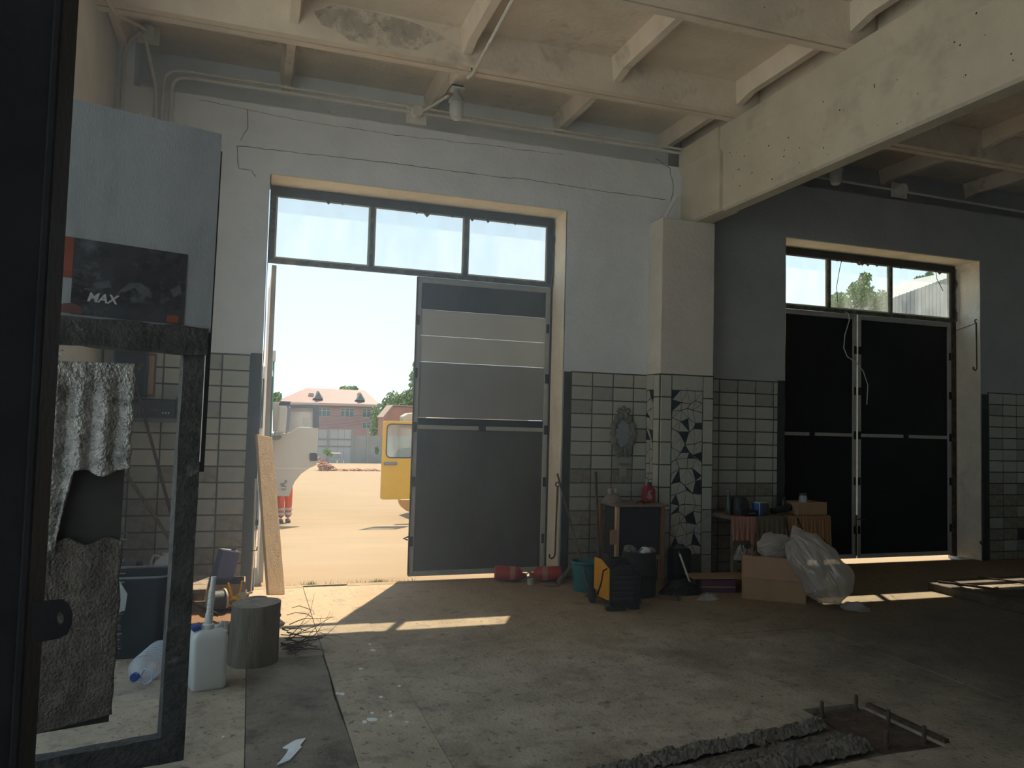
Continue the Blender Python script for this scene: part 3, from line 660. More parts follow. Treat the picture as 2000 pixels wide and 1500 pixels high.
def ring_prism(outer, inner, a0, a1):
    """flat plate with a rounded hole; outer/inner = (x0,x1,z0,z1,radius)"""
    def rr(x0, x1, z0, z1, r, n=5):
        out = []
        for (cx, cz, s) in ((x1-r, z1-r, 0), (x0+r, z1-r, 90), (x0+r, z0+r, 180), (x1-r, z0+r, 270)):
            for i in range(n+1):
                a = math.radians(s+90*i/n); out.append((cx+r*math.cos(a), cz+r*math.sin(a)))
        return out
    o, i_ = rr(*outer), rr(*inner); n = len(o)
    b = MB(); v = [(p[0], a0, p[1]) for p in o] + [(p[0], a0, p[1]) for p in i_] + [(p[0], a1, p[1]) for p in o] + [(p[0], a1, p[1]) for p in i_]
    f = []
    for k in range(n):
        k2 = (k+1) % n
        f += [(k, k2, n+k2, n+k), (2*n+k, 3*n+k, 3*n+k2, 2*n+k2), (k, 2*n+k, 2*n+k2, k2), (n+k, n+k2, 3*n+k2, 3*n+k)]
    return b.add(v, f)
bpart(MB().prism(poly_at([(786,824),(786,813),(797,807),(832,804),(832,824)], 9.25), 'y', 9.2, 9.6), 'roof_visor', MATS['cream_roof_paint'], bevel=0.03)
bd = empty('bus_door'); bd.parent = bus; bd.location = bl
A, B_ = at(748, 822, y=YB), at(812, 975, y=YB); C_, D_ = at(756, 828, y=YB), at(806.5, 894, y=YB)
ring_prism((A.x, B_.x, B_.z, A.z, 0.05), (C_.x, D_.x, D_.z, C_.z, 0.09), YB-0.03, YB+0.03).build('door_panel', YELLOW, bd, bevel=0.006)
ring_prism((C_.x-0.012, D_.x+0.012, D_.z-0.012, C_.z+0.012, 0.10), (C_.x+0.012, D_.x-0.012, D_.z+0.012, C_.z-0.012, 0.08), YB-0.038, YB+0.038).build('window_seal', BLACKP, bd)
MB().box(C_.x, D_.x, YB-0.003, YB+0.003, D_.z, C_.z).build('pane', CARGLASS, bd)
p0, p1 = at(749, 902, y=YB), at(775, 908, y=YB)
MB().box(p0.x, p1.x, YB-0.07, YB-0.03, p1.z, p0.z).build('handle', GREYP, bd, bevel=0.015)

# ---- pink two-storey building far across the yard
YP = 126
PINK = mat('pink_render', (0.360, 0.236, 0.223), 0.9, 0.05, 0.3); ROOFM = mat('pink_metal_roof', (0.17, 0.085, 0.075), 0.6, 0.08, 0.2, stretch=(4,1,0.2))
FASC = mat('pale_fascia', (0.409, 0.360, 0.322), 0.8, 0.05); WFR = mat('white_window_frame', (0.488, 0.494, 0.481), 0.6, 0.03); WGL = mat('shaded_pane', (0.10,0.16,0.15), 0.25, 0.2, 0.5, spec=0.5)
bw0, bw1 = at(548, 800, y=YP).x, at(733, 800, y=YP).x; ez = at(640, 789, y=YP).z
bld = empty('building', ((bw0+bw1)/2, YP, -5.0), label='pink two-storey building with pink metal roof and small triangular dormers', cat='building')
def bp(b, n, m, par=bld, **k):
    o = b.build(n, m, par, **k)
    if par is bld: o.location = -Vector(bld.location)
    return o
bp(MB().box(bw0, bw1, YP, YP+14, -5.5, ez), 'wall', PINK)
bp(MB().box(bw0-0.8, bw1+0.8, YP-0.8, YP+14.8, ez-0.25, ez+0.15), 'fascia', FASC)
rz = at(650, 760, y=YP+7).z; rx0, rx1 = at(598, 760, y=YP+7).x, at(712, 762, y=YP+7).x
bp(MB().add([(bw0-0.8,YP-0.8,ez+0.15),(bw1+0.8,YP-0.8,ez+0.15),(bw1+0.8,YP+14.8,ez+0.15),(bw0-0.8,YP+14.8,ez+0.15),(rx0,YP+7,rz),(rx1,YP+7,rz)], [(0,1,5,4),(1,2,5),(2,3,4,5),(3,0,4),(0,3,2,1)]), 'roof', ROOFM)
for (px, py) in ((621, 778), (703, 781)):
    c = at(px, py, y=YP+1.0)
    dm = bp(MB().prism([(c.x-0.65,c.z),(c.x+0.65,c.z),(c.x,c.z+1.05)], 'y', YP+0.6, YP+4.5), 'dormer', mat('dormer_louvre', (0.13,0.17,0.16), 0.8, 0.1))
    MB().prism([(c.x-0.85,c.z-0.05),(c.x+0.85,c.z-0.05),(c.x,c.z+1.3),(c.x,c.z+1.05),(c.x+0.6,c.z),(c.x-0.6,c.z)], 'y', YP+0.45, YP+4.6).build('dormer_roof', FASC, dm)
c = at(608, 772, y=YP+3); bp(MB().box(c.x-0.4, c.x+0.4, YP+2.5, YP+3.5, c.z-1.5, c.z+0.35), 'chimney', FASC)
for (xa, xb, za, zb, nx) in ((621,645,796,814,3),(665,691,797,815,3),(708,724,798,816,2),(708,724,824,838,2)):
    a, b2 = at(xa, za, y=YP), at(xb, zb, y=YP)
    w = bp(MB().box(a.x, b2.x, YP-0.06, YP+0.02, b2.z, a.z), 'window', WFR)
    for i in range(nx):
        x0 = a.x + (b2.x-a.x)*(i+0.08)/nx; x1 = a.x + (b2.x-a.x)*(i+0.92)/nx
        for (z0, z1) in ((b2.z+0.08, b2.z+(a.z-b2.z)*0.68), (b2.z+(a.z-b2.z)*0.74, a.z-0.08)):
            MB().box(x0, x1, YP-0.09, YP-0.05, z0, z1).build('pane', WGL, w)
# ---- boundary fence: gate sheets and concrete panels
YFN = 92
CONC = mat('fence_concrete', (0.248, 0.242, 0.223), 0.9, 0.12, 0.6); GATES = mat('pale_gate_sheet', (0.322, 0.329, 0.329), 0.7, 0.06, 0.6)
fence = empty('yard_fence', (at(690,880,y=YFN).x, YFN, yard_z(YFN)), label='grey boundary fence of pale gate sheets and concrete panels across the yard', cat='fence')
fo = -Vector(fence.location)
for (xa, xb, zt, m) in ((520,600,846,CONC),(600,622,842,GATES),(622.3,641.5,839,GATES),(642.3,660.5,839,GATES),(661.3,673,839,GATES),(673.5,688.5,839,GATES),(690,719,851,CONC),(719.5,749,851,CONC),(749.5,780,851,CONC),(780.5,812,851,CONC),(812.5,850,851,CONC)):
    a, b2 = at(xa, zt, y=YFN), at(xb, zt, y=YFN)
    o = MB().box(a.x, b2.x-0.03, YFN-0.06, YFN+0.06, -4.3, a.z).build('fence_panel', m, fence); o.location = fo
for x in (641.8, 689, 719, 749):
    a = at(x, 838, y=YFN); o = MB().box(a.x-0.12, a.x+0.12, YFN-0.15, YFN+0.0, -4.3, a.z).build('fence_post', CONC, fence); o.location = fo
for zz in (857, 871):
    a, b2 = at(622, zz, y=YFN), at(689, zz+0.5, y=YFN); o = MB().box(a.x, b2.x, YFN-0.14, YFN-0.06, a.z-0.05, a.z+0.05).build('fence_rail', GREYP, fence); o.location = fo
# ---- heap of broken bricks, slab, shrubs
random.seed(31)
BR = mat('broken_brick', (0.392, 0.210, 0.140), 0.95, 0.35, 1.3)
b = MB()
YR = 55
for i in range(420):
    t = random.random()**1.6; x = at(624+118*t, 900, y=YR).x; hh = max(0.05, 1.05*(1-t*3.2)) if t < 0.3 else 0.10
    y = YR + random.uniform(-1.4, 1.4); z = yard_z(y)+random.uniform(0, hh)
    s = random.uniform(0.06, 0.15)
    b.m = Matrix.Translation((x, y, z)) @ Matrix.Rotation(random.uniform(0,6.3), 4, 'Z') @ Matrix.Rotation(random.uniform(-.7,.7), 4, 'X')
    b.box(-s, s, -s*0.5, s*0.5, -s*0.35, s*0.35)
b.m = None
setup_props(b.build('brick_rubble', BR), 'low heap of broken red bricks spread beyond the truck door', 'rubble', kind='stuff')
a = at(653, 889, y=60)
sl = MB().box(a.x-0.7, a.x+0.55, 59.5, 60.8, a.z-0.18, a.z+0.18).build('concrete_block', CONC, bevel=0.03)
setup_props(sl, 'flat grey concrete block lying behind the brick heap', 'block')

# ---- trees and shrubs
LEAF = [mat('leaf_green_%d' % i, c, 0.7, 0.25, 3, spec=0.2) for i, c in enumerate(((0.12,0.21,0.05),(0.17,0.25,0.06),(0.085,0.155,0.045)))]
BARK = mat('bark', (0.20,0.16,0.12), 0.95, 0.2, 8)
def tree(name, label, base, blobs, n, ls, mi=0, trunk=True, cat='tree', group=None):
    t = empty(name, base, label=label, cat=cat, group=group); b = MB(); base = Vector(base)
    wts = [r[0]*r[1] for (_, r) in blobs]; tot = sum(wts)
    for i in range(n):
        u = random.random()*tot; k = 0
        while u > wts[k] and k < len(blobs)-1: u -= wts[k]; k += 1
        c, r = blobs[k]
        d = Vector((random.gauss(0,1), random.gauss(0,1), random.gauss(0,1))).normalized() * (random.random()**0.4)
        p = Vector(c) + Vector((d.x*r[0], d.y*r[0], d.z*r[1])) - base
        q = Vector((random.gauss(0,1), random.gauss(0,1), random.gauss(0,1))).normalized(); s = q.orthogonal().normalized(); w = q.cross(s)
        l = ls*random.uniform(0.6, 1.3)
        b.add([p - s*l, p + w*l*0.45, p + s*l, p - w*l*0.45], [(0,1,2,3)])
    me = bpy.data.meshes.new('foliage'); me.from_pydata(b.v, [], b.f); me.materials.append(LEAF[mi])
    inst('foliage', me, t)
    if trunk:
        c0 = Vector(blobs[0][0])-base
        MB().tube([(0,0,-0.2),(c0.x*0.3,c0.y*0.3,c0.z*0.45),(c0.x,c0.y,c0.z)], [ls*1.3, ls*1.0, ls*0.4], 7).build('trunk', BARK, t)
        for k, (c, r) in enumerate(blobs[1:6]):
            c = Vector(c)-base
            MB().tube([(c0.x*0.3,c0.y*0.3,c0.z*0.45),((c0.x+c.x)/2,(c0.y+c.y)/2,(c0.z*0.6+c.z*0.4)),(c.x,c.y,c.z)], [ls*0.6, ls*0.4, ls*0.2], 5).build('branch', BARK, t)
    return t
def blob(px, py, y, rpx, rpz):
    c = at(px, py, y=y); k = (y+7.4)/FPX
    return (tuple(c), (rpx*k, rpz*k))
random.seed(41)
y = 118; c = at(775, 880, y=y)
tree('tree', 'broad green tree beside the pink building above the brick shed', (c.x, y, yard_z(y)), [blob(770,790,y,24,26), blob(742,812,y,18,24), blob(800,782,y,24,22), blob(812,745,y,14,30), blob(830,790,y,25,40), blob(736,842,y,14,14), blob(815,715,y,9,14)], 5200, 0.30, 1)
y = 150; c = at(680, 800, y=y)
tree('tree', 'small green treetop showing over the pink roof', (c.x, y, -5), [blob(680,764,y,20,10), blob(670,762,y,8,8), blob(692,762,y,8,8)], 900, 0.35, 1)
y = 110; c = at(541, 800, y=y)
tree('tree', 'green treetop left of the pink roof beside the trailer', (c.x, y, -4.5), [blob(541,775,y,9,9), blob(530,785,y,14,14)], 700, 0.28, 1)
y = 54; c = at(640, 885, y=y)
tree('shrub', 'small bright shrub growing on the brick heap', (c.x, y, c.z-0.4), [blob(638,882,y,8,6), blob(645,888,y,6,4)], 260, 0.09, 1, False, 'shrub')
y = 88; c = at(736, 884, y=y)
tree('shrub', 'dark narrow shrub against the concrete fence panel', (c.x, y, yard_z(y)), [blob(736,880,y,4,8)], 220, 0.12, 2, False, 'shrub')
y = 24; c = at(1690, 900, y=y)
tree('tree', 'leafy tree seen through the middle transom pane of the closed gate', (c.x, y, yard_z(y)), [blob(1680,575,y,34,34), blob(1640,590,y,26,24), blob(1718,590,y,24,30), blob(1690,545,y,16,18), blob(1655,640,y,50,40), blob(1720,640,y,40,40)], 5200, 0.11, 0)
y = 40; c = at(1810, 900, y=y)
tree('tree', 'thin treetop showing over the grey roof behind the right transom pane', (c.x, y, yard_z(y)), [blob(1798,548,y,16,14), blob(1815,540,y,12,12), blob(1790,575,y,20,20)], 900, 0.16, 0)
# shed with grey roof behind the closed gate
y = 31; A, B_, C_ = at(1738, 584, y=y), at(1880, 540, y=y), at(1738, 625, y=y)
shed = empty('shed', (A.x+3, y+3, yard_z(y)), label='shed with a sloping grey corrugated roof beyond the closed gate', cat='shed'); so = -Vector(shed.location)
SHEDM = mat('grey_asbestos_roof', (0.252, 0.259, 0.252), 0.9, 0.12, 1.2)
o = MB().prism([(A.x,C_.z-1.0),(A.x,A.z),(B_.x+2,B_.z+1.0),(B_.x+2,C_.z-1.0)], 'y', y, y+6).build('roof_slope', SHEDM, shed); o.location = so
o = MB().box(A.x+0.3, B_.x+1.8, y+0.3, y+5.7, yard_z(y)-0.3, C_.z-1.0).build('wall', CONC, shed); o.location = so
n = 26
for i in range(n):
    x = A.x + (B_.x+2-A.x)*(i+0.5)/n; zt = A.z + (B_.z+1.0-A.z)*(i+0.5)/n
    o = MB().box(x-0.05, x+0.05, y-0.05, y+0.02, C_.z-1.0, zt+0.02).build('batten', SHEDM, shed); o.location = so
# brick shed by the big tree
y = 99; BRK = mat('red_brickwork', (0.350, 0.168, 0.112), 0.95, 0.15, 0.8)
pp = poly_at([(750,830),(750,815),(768,794),(830,797),(830,830)], y)
bs = empty('brick_shed', (pp[0][0]+2, y+2, yard_z(y)), label='red brick outbuilding with slanted gable above the yellow bus door', cat='shed')
o = MB().prism([(pp[0][0],-4.5)] + pp[1:4] + [(pp[4][0],-4.5)], 'y', y, y+5).build('wall', BRK, bs); o.location = -Vector(bs.location)
q = poly_at([(749,816),(768,793),(830,796),(830,793.5),(767,790.5),(747.5,814.5)], y)
o = MB().prism(q, 'y', y-0.2, y+5.2).build('roof_edge', mat('weathered_ridge', (0.32,0.24,0.19), 0.9, 0.1), bs); o.location = -Vector(bs.location)
# service wires strung to the building
for k, (za, zb) in enumerate(((806,812),(822,813),(828,820),(834,826))):
    a, b2 = at(600, za+4, y=YP-1.5), at(732, zb-2, y=YP-0.02); mid = (a+b2)/2 - Vector((0,0,0.25))
    o = bp(MB().tube([a, a.lerp(mid, .6), mid, mid.lerp(b2, .4), b2], 0.03, 4), 'service_wire', GREYP)
# grass along the sill
GR = LEAF[1]; b = MB(); random.seed(9)
for i in range(520):
    px = random.choice((random.uniform(560,800), random.uniform(690,800), random.gauss(730,8), random.gauss(604,6)))
    c = at(px, 1143-(px-558)*0.062, z=-0.04); y0 = random.uniform(0.17, 0.30); h = random.uniform(0.02, 0.075)
    p = Vector((c.x, y0, -0.05)); d = Vector((random.uniform(-.5,.5)*h, random.uniform(-.3,.3)*h, h)); w = Vector((random.uniform(-1,1), random.uniform(-1,1), 0)).normalized()*0.004
    b.add([p-w, p+w, p+d], [(0,1,2)])
me = bpy.data.meshes.new('grass'); me.from_pydata(b.v, [], b.f); me.materials.append(GR)
setup_props(inst('grass', me), 'sparse green grass sprouting along the outer sill of the open gate', 'grass', kind='stuff')
# ================================================================== NEAR GATE LEAF AND POST
PX = (-0.226, -3.653); AR = math.radians(16.7)
SHEET = mat('grey_felt_sheet', (0.27,0.28,0.295), 0.85, 0.08, 3, 0.10, 90, stretch=(2,1,0.5), col2=(0.22,0.23,0.245), f2=(0.5,0.68), s2=2)
CHARRED = mat('tarred_frame', (0.06,0.058,0.056), 0.75, 0.35, 9, 0.6, 45, col2=(0.11,0.105,0.10), f2=(0.58,0.68), s2=12)
leaf = empty('gate_leaf', (PX[0], PX[1], 0.0), AR, label='near open gate leaf of dark frame with grey sheet, poster and torn insulation', cat='gate')
leaf.rotation_euler = (0, math.radians(0.55), AR)
def ragged(x0, x1, y0, y1, z0, z1, name, m, vertical, amp=0.006, n=40, par=leaf):
    """frame member with uneven edges"""
    b = MB()
    v = []; f = []
    for i in range(n+1):
        t = i/n; j = [amp*noise.noise((t*9+k*5, x0*7+k, z0*3)) for k in range(4)]
        if vertical:
            z = z0+(z1-z0)*t; v += [(x0+j[0],y0,z),(x1+j[1],y0,z),(x1+j[2],y1,z),(x0+j[3],y1,z)]
        else:
            x = x0+(x1-x0)*t; v += [(x,y0,z0+j[0]),(x,y0,z1+j[1]),(x,y1,z1+j[2]),(x,y1,z0+j[3])]
    for i in range(n):
        for k in range(4): f.append((i*4+k, i*4+(k+1) % 4, i*4+4+(k+1) % 4, i*4+4+k))
    f += [(0,1,2,3), (n*4+3,n*4+2,n*4+1,n*4)]
    return b.add(v, f).build(name, m, par)
ragged(-0.095, 0.0, -0.03, 0.035, 0.05, 2.84, 'stile', CHARRED, True)
ragged(-1.02, -0.93, -0.03, 0.035, 0.05, 2.84, 'stile', CHARRED, True)
ragged(-1.0, -0.095, -0.03, 0.035, 0.05, 0.165, 'bottom_rail', CHARRED, False)
ragged(-1.0, 0.0, -0.045, 0.03, 1.825, 1.945, 'middle_rail', CHARRED, False, 0.009)
MB().box(-1.0, 0.012, -0.035, -0.028, 1.93, 2.845).build('upper_sheet', SHEET, leaf)
MB().box(-0.005, 0.035, 0.035, 0.06, 1.30, 2.79).build('edge_strip', mat('blue_grey_edge', (0.05,0.058,0.066), 0.7, 0.15, 6), leaf)
MB().tube([(-0.004,-0.033,1.84),(-0.002,-0.033,1.35)], 0.0025, 5).build('edge_wire', PIPEW, leaf)
# poster
POSTER = mat('poster_print', (0.045,0.047,0.055), 0.55, 0.5, 4, spec=0.35, col2=(0.10,0.105,0.115), f2=(0.55,0.68), s2=7, col3=(0.02,0.02,0.024), f3=(0.55,0.65), s3=5)
pz = lambda s: 2.271
post = empty('poster', (0, -0.036, 0), label='dark tool poster with orange edge taped to the near gate leaf'); post.parent = leaf; del post['label']
MB().box(-0.545, -0.105, -0.003, 0.0, 1.952, 2.268).build('poster_sheet', POSTER, post)
ORP = mat('poster_orange', (0.20,0.065,0.045), 0.6, 0.15, 8)
MB().box(-0.60, -0.546, -0.003, 0.0, 2.10, 2.268).build('orange_strip', ORP, post)
MB().box(-0.175, -0.128, -0.0045, -0.003, 1.958, 1.99).build('orange_box', ORP, post)
MB().prism([(-0.60,1.955),(-0.50,1.955),(-0.505,1.985),(-0.54,1.998),(-0.60,1.985)], 'y', -0.004, -0.002).build('printed_battery', mat('poster_red', (0.13,0.07,0.06), 0.6, 0.2), post)
PGREY = mat('poster_grey', (0.085,0.09,0.10), 0.6, 0.3, 20)
for pts in ([(-0.37,2.07),(-0.33,2.11),(-0.29,2.115),(-0.25,2.09),(-0.24,2.055),(-0.28,2.06),(-0.31,2.09),(-0.35,2.065)], [(-0.47,2.09),(-0.41,2.11),(-0.40,2.08),(-0.46,2.065)], [(-0.17,2.10),(-0.13,2.13),(-0.12,2.09),(-0.155,2.07)], [(-0.40,2.03),(-0.365,2.07),(-0.36,2.066),(-0.393,2.028)]):
    MB().prism(pts, 'y', -0.0042, -0.0025).build('printed_tool', PGREY, post)
def text_mesh(s, size, m, par, loc, rot, shear=0.0, ext=0.0006, name='lettering'):
    cu = bpy.data.curves.new('t', 'FONT'); cu.body = s; cu.size = size; cu.shear = shear; cu.extrude = ext; cu.offset = size*0.025
    to = bpy.data.objects.new('t', cu); COL.objects.link(to)
    dg = bpy.context.evaluated_depsgraph_get(); me = bpy.data.meshes.new_from_object(to.evaluated_get(dg)); bpy.data.objects.remove(to)
    me.materials.clear(); me.materials.append(m); me.name = name
    return inst(name, me, par, loc, rot)
text_mesh('MAX', 0.052, mat('poster_white', (0.42,0.42,0.42), 0.6, 0.1), post, (-0.488, -0.0045, 2.012), (math.pi/2,0,0), 0.25)
MB().prism([(-0.50,2.058),(-0.466,2.058),(-0.462,2.066),(-0.497,2.066)], 'y', -0.0042, -0.0025).build('printed_strap', PGREY, post)
# insulation hanging in the lower opening
FOIL = mat('crinkled_foil', (0.40,0.385,0.36), 0.42, 0.3, 14, 0.9, 70, metal=0.45, spec=0.5, col2=(0.20,0.19,0.18), f2=(0.5,0.66), s2=9)
FELT = mat('brown_felt', (0.14,0.118,0.102), 0.95, 0.3, 18, 0.9, 90, col2=(0.10,0.088,0.08), f2=(0.5,0.65), s2=5)
DBOARD = mat('dark_backing_board', (0.055,0.052,0.05), 0.9, 0.2, 6)
ins = empty('insulation'); ins.parent = leaf
def rip(x): return 1.305 + 0.02*noise.noise((x*16, 1, 1)) + 0.015*math.sin(x*37) + (-0.30 if x < -0.545 else (-0.30+0.30*(x+0.545)/0.05 if x < -0.495 else 0))
def foil(u, v):
    s = -0.95 + (0.95-0.288)*u + (0.010*noise.noise((3, v*9, 1)) if u > 0.97 else 0); zb = rip(s); z = zb + (1.765-0.02*(1-u) - zb)*v
    cor = 0.012*math.sin(s*2*math.pi/0.092)*min(1, max(0, (1.72-z)*10)) * (0.6+0.4*min(1, max(0,(z-1.28)*8)))
    puff = 0.03*math.exp(-((z-zb)/0.05)**2)*(0.5+0.5*noise.noise((s*22, 4, 4)))
    return (s, -0.030 + cor - puff + 0.006*noise.noise((s*30, z*30, 2)), z)
MB().grid(foil, 130, 70).build('foil_sheet', FOIL, ins, smooth=True, solid=0.012)
def felt(u, v):
    s = -0.95 + (0.95-0.292)*u + 0.010*noise.noise((1, v*7, 3))*u; z0 = 0.225+0.07*u; z = z0 + (1.02 + 0.03*noise.noise((s*13,7,7)) + (0.2 if s < -0.56 else 0) - z0)*v
    return (s, -0.014 - 0.02*math.exp(-((1-v)/0.05)**2)*(noise.noise((s*19,3,1))+.4) + 0.010*noise.noise((s*11, z*11, 5)), z)
MB().grid(felt, 80, 90).build('felt_blanket', FELT, ins, smooth=True, solid=0.02)
MB().box(-0.95, -0.298, 0.002, 0.02, 0.26, 1.74).build('backing_board', DBOARD, ins)
random.seed(2)
b = MB()
for i in range(150):
    z = random.uniform(0.35, 1.05); l = random.uniform(0.006, 0.02)
    b.tube([(-0.292,-0.02,z),(-0.292+random.choice((1,-1))*l,-0.024,z+random.uniform(-.003,.003))], 0.0009, 3)
fr = b.build('frayed_threads', mat('frayed_fibre', (0.55,0.52,0.46), 0.8, 0.1), ins); fr['kind'] = 'stuff'
MB().tube([(-0.286,-0.03,1.76),(-0.27,-0.035,1.775),(-0.262,-0.03,1.76),(-0.275,-0.03,1.745)], 0.004, 5).build('tie_wire', RUST, ins)
MB().grid(lambda u, v: (-0.62+0.06*math.cos(u*6.28)*(1-v*.5), -0.06-0.05*math.sin(v*3.14)+0.01*noise.noise((u*5,v*5,2)), 1.80-0.05*v), 10, 6).build('foam_tuft', mat('dirty_foam', (0.42,0.41,0.37), 0.95, 0.15), ins, smooth=True)

gpost = empty('gate_post', (-0.6, -5.60, 0.0), label='black steel gate post with a padlock lug at the picture edge', cat='post')
GP = Vector(gpost.location)
def gp(b, n, m, par=gpost, **k):
    o = b.build(n, m, par, **k)
    if par is gpost: o.location = -GP
    return o
POSTM = mat('black_gate_paint', (0.012,0.0125,0.014), 0.75, 0.25, 6, 0.15, 30, spec=0.2)
gp(MB().box(-0.85, -0.412, -5.62, -5.56, 0.0, 3.25), 'steel_plate', POSTM, bevel=0.004)
gp(MB().box(-0.412, -0.396, -5.66, -5.52, 0.0, 3.25), 'edge_angle', POSTM, bevel=0.004)
gp(MB().box(-0.85, -0.60, -5.68, -5.52, 0.0, 3.25), 'steel_tube', POSTM, bevel=0.01)
q = [at(a, b2, y=-5.66) for a, b2 in ((62,1176),(120,1171),(134,1180),(141,1198),(140,1220),(132,1238),(116,1246),(62,1256))]
h = [at(118+8*math.cos(math.radians(t)), 1207+13*math.sin(math.radians(t)), y=-5.66) for t in (215,270,320,345,15,45,90,145)]
n = 8; v = [(p.x,-5.665,p.z) for p in q] + [(p.x,-5.665,p.z) for p in h] + [(p.x,-5.655,p.z) for p in q] + [(p.x,-5.655,p.z) for p in h]
f = []
for k in range(n):
    k2 = (k+1) % n; f += [(k,k2,n+k2,n+k),(2*n+k,3*n+k,3*n+k2,2*n+k2),(k,2*n+k,2*n+k2,k2),(n+k,n+k2,3*n+k2,3*n+k)]
gp(MB().add(v, f), 'padlock_lug', POSTM)
# ================================================================== THINGS ALONG THE LEFT PIER
WOOD = mat('raw_pine', (0.55,0.38,0.22), 0.8, 0.15, 6, 0.25, 30, stretch=(6,6,0.7), col2=(0.40,0.26,0.14), f2=(0.58,0.72), s2=5)
WOODG = mat('weathered_wood', (0.24,0.19,0.14), 0.9, 0.25, 7, 0.4, 30, stretch=(5,5,1), col2=(0.13,0.10,0.08), f2=(0.5,0.66), s2=4)
WOODB = mat('brown_wood', (0.23,0.12,0.06), 0.8, 0.2, 7, 0.3, 30, stretch=(5,5,0.8))
HDPE = mat('white_polyethylene', (0.66,0.67,0.64), 0.45, 0.03, 6, spec=0.4)
BLUEC = mat('blue_plastic', (0.035,0.07,0.30), 0.4, 0.1, 8)
# leaning plank
pk = empty('plank', (0.27, -0.65, 0), label='pale pine plank leaning on the left jamb of the open gate', cat='plank')
p0, p1 = Vector((0.265,-0.64,0.0)), Vector((0.115,-0.055,1.385))
d = (p1-p0).normalized(); sx = Vector((0.766,0.643,0)); sx = sx - d*d.dot(sx); sx.normalize(); ny = d.cross(sx)
L = (p1-p0).length
M = MB(); R = Matrix((( sx.x, ny.x, d.x, 0),(sx.y, ny.y, d.y, -0.0),(sx.z, ny.z, d.z, 0.004),(0,0,0,1)))
M.m = R; M.box(-0.085, 0.085, -0.016, 0.016, 0.09, L).build('board', WOOD, pk, bevel=0.004)
M = MB(); M.m = R; M.lathe([(0.003,0),(0.003,0.012)], 6, (0.03, -0.03, 0.4)).build('nail', RUST, pk)
# steel pole at the jamb with hook
pole = empty('steel_rod', (0.03, -0.09, 0), label='thin pale steel rod with a hooked foot by the leaning plank', cat='rod')
a, b2, c = at(499, 935, y=-0.1), at(494, 1075, y=-0.1), at(490, 1155, y=-0.12)
pr = Vector(pole.location)
MB().tube([a-pr, b2-pr, c-pr, c-pr+Vector((-0.02,0,-0.02)), c-pr+Vector((-0.045,0,-0.005)), c-pr+Vector((-0.04,0,0.015))], 0.0075, 7).build('rod', mat('galvanised', (0.55,0.53,0.50), 0.45, 0.1, metal=0.6), pole, smooth=True)
MB().tube([b2-pr+Vector((-0.03,-0.01,-0.01)), b2-pr+Vector((0.0,-0.012,0.0)), b2-pr+Vector((0.03,-0.01,0.0)), b2-pr+Vector((0.035,0.0,0.03))], 0.006, 6).build('ring', RUST, pole)
MB().box(c.x-pr.x-0.015, c.x-pr.x+0.015, -0.02, 0.02, 0.0, c.z-0.01).build('foot', RUST, pole)

# stump
st = empty('wood_stump', (0.075, -2.13, 0), label='round sawn wood stump used as a chopping block', cat='stump')
def stump(u, v):
    a = u*2*math.pi; r = 0.150*(1+0.025*math.sin(3*a+1)+0.015*noise.noise((math.cos(a)*3, math.sin(a)*3, v))) * (1+0.05*(1-v)**2)
    return (r*math.cos(a)+0.01*v, r*math.sin(a), 0.37*v + 0.006*math.cos(a)*v)
MB().grid(stump, 40, 8).build('trunk_side', mat('grey_bark', (0.20,0.165,0.125), 0.92, 0.25, 6, 0.6, 40, stretch=(4,4,0.5)), st, smooth=True)
MB().add([(0.01,0,0.373)]+[stump(i/40,1) for i in range(40)], [(0,i+1,(i+1)%40+1) for i in range(40)]).build('sawn_top', mat('sawn_end', (0.27,0.235,0.19), 0.85, 0.25, 14, 0.4, 40, col2=(0.16,0.14,0.115), f2=(0.5,0.62), s2=10), st)

# jerrycan
jc = empty('jerrycan', (-0.175, -2.56, 0), math.radians(12), label='white plastic jerrycan with corrugated spout standing in front of the stump', cat='jerrycan')
pts = [(-0.10,-0.065),(0.10,-0.065),(0.10,0.065),(-0.10,0.065)]
b = MB()
lv = [(0.0,0.93),(0.012,1.0),(0.27,1.0),(0.315,0.86),(0.335,0.55)]
def rrect(w, dpt, r, n=4):
    out = []
    for (cx, cy, s) in ((w-r,dpt-r,0),(-w+r,dpt-r,90),(-w+r,-dpt+r,180),(w-r,-dpt+r,270)):
        for i in range(n+1):
            a_ = math.radians(s+90*i/n); out.append((cx+r*math.cos(a_), cy+r*math.sin(a_)))
    return out
def loft(levels, n=4):
    """levels: list of (w, d, r, z, ox, oy)"""
    v = []; f = []; m = (n+1)*4
    for (w, dp, r, z, ox, oy) in levels: v += [(x+ox, y+oy, z) for x, y in rrect(w, dp, r, n)]
    for i in range(len(levels)-1):
        for k in range(m): f.append((i*m+k, i*m+(k+1) % m, (i+1)*m+(k+1) % m, (i+1)*m+k))
    f += [tuple(range(m-1,-1,-1)), tuple((len(levels)-1)*m+k for k in range(m))]
    return MB().add(v, f)
body = loft([(0.088,0.068,0.025,0.0,0,0),(0.098,0.078,0.03,0.015,0,0),(0.096,0.076,0.03,0.16,0,0),(0.098,0.078,0.03,0.285,0,0),(0.090,0.070,0.03,0.318,0,0),(0.062,0.050,0.025,0.338,0.0,0)]).build('body', HDPE, jc, smooth=True)
hd = MB().tube([(0.055,0.0,0.335),(0.075,0,0.362),(0.085,0,0.36),(0.093,0,0.30)], 0.013, 8).build('grip', HDPE, jc, smooth=True)
MB().lathe([(0.034,0.0),(0.034,0.028),(0.028,0.034),(0.0,0.034)], 20, (-0.01,-0.02,0.332)).build('collar', HDPE, jc, smooth=True)
prof = [(0.022,0.0),(0.022,0.06)]
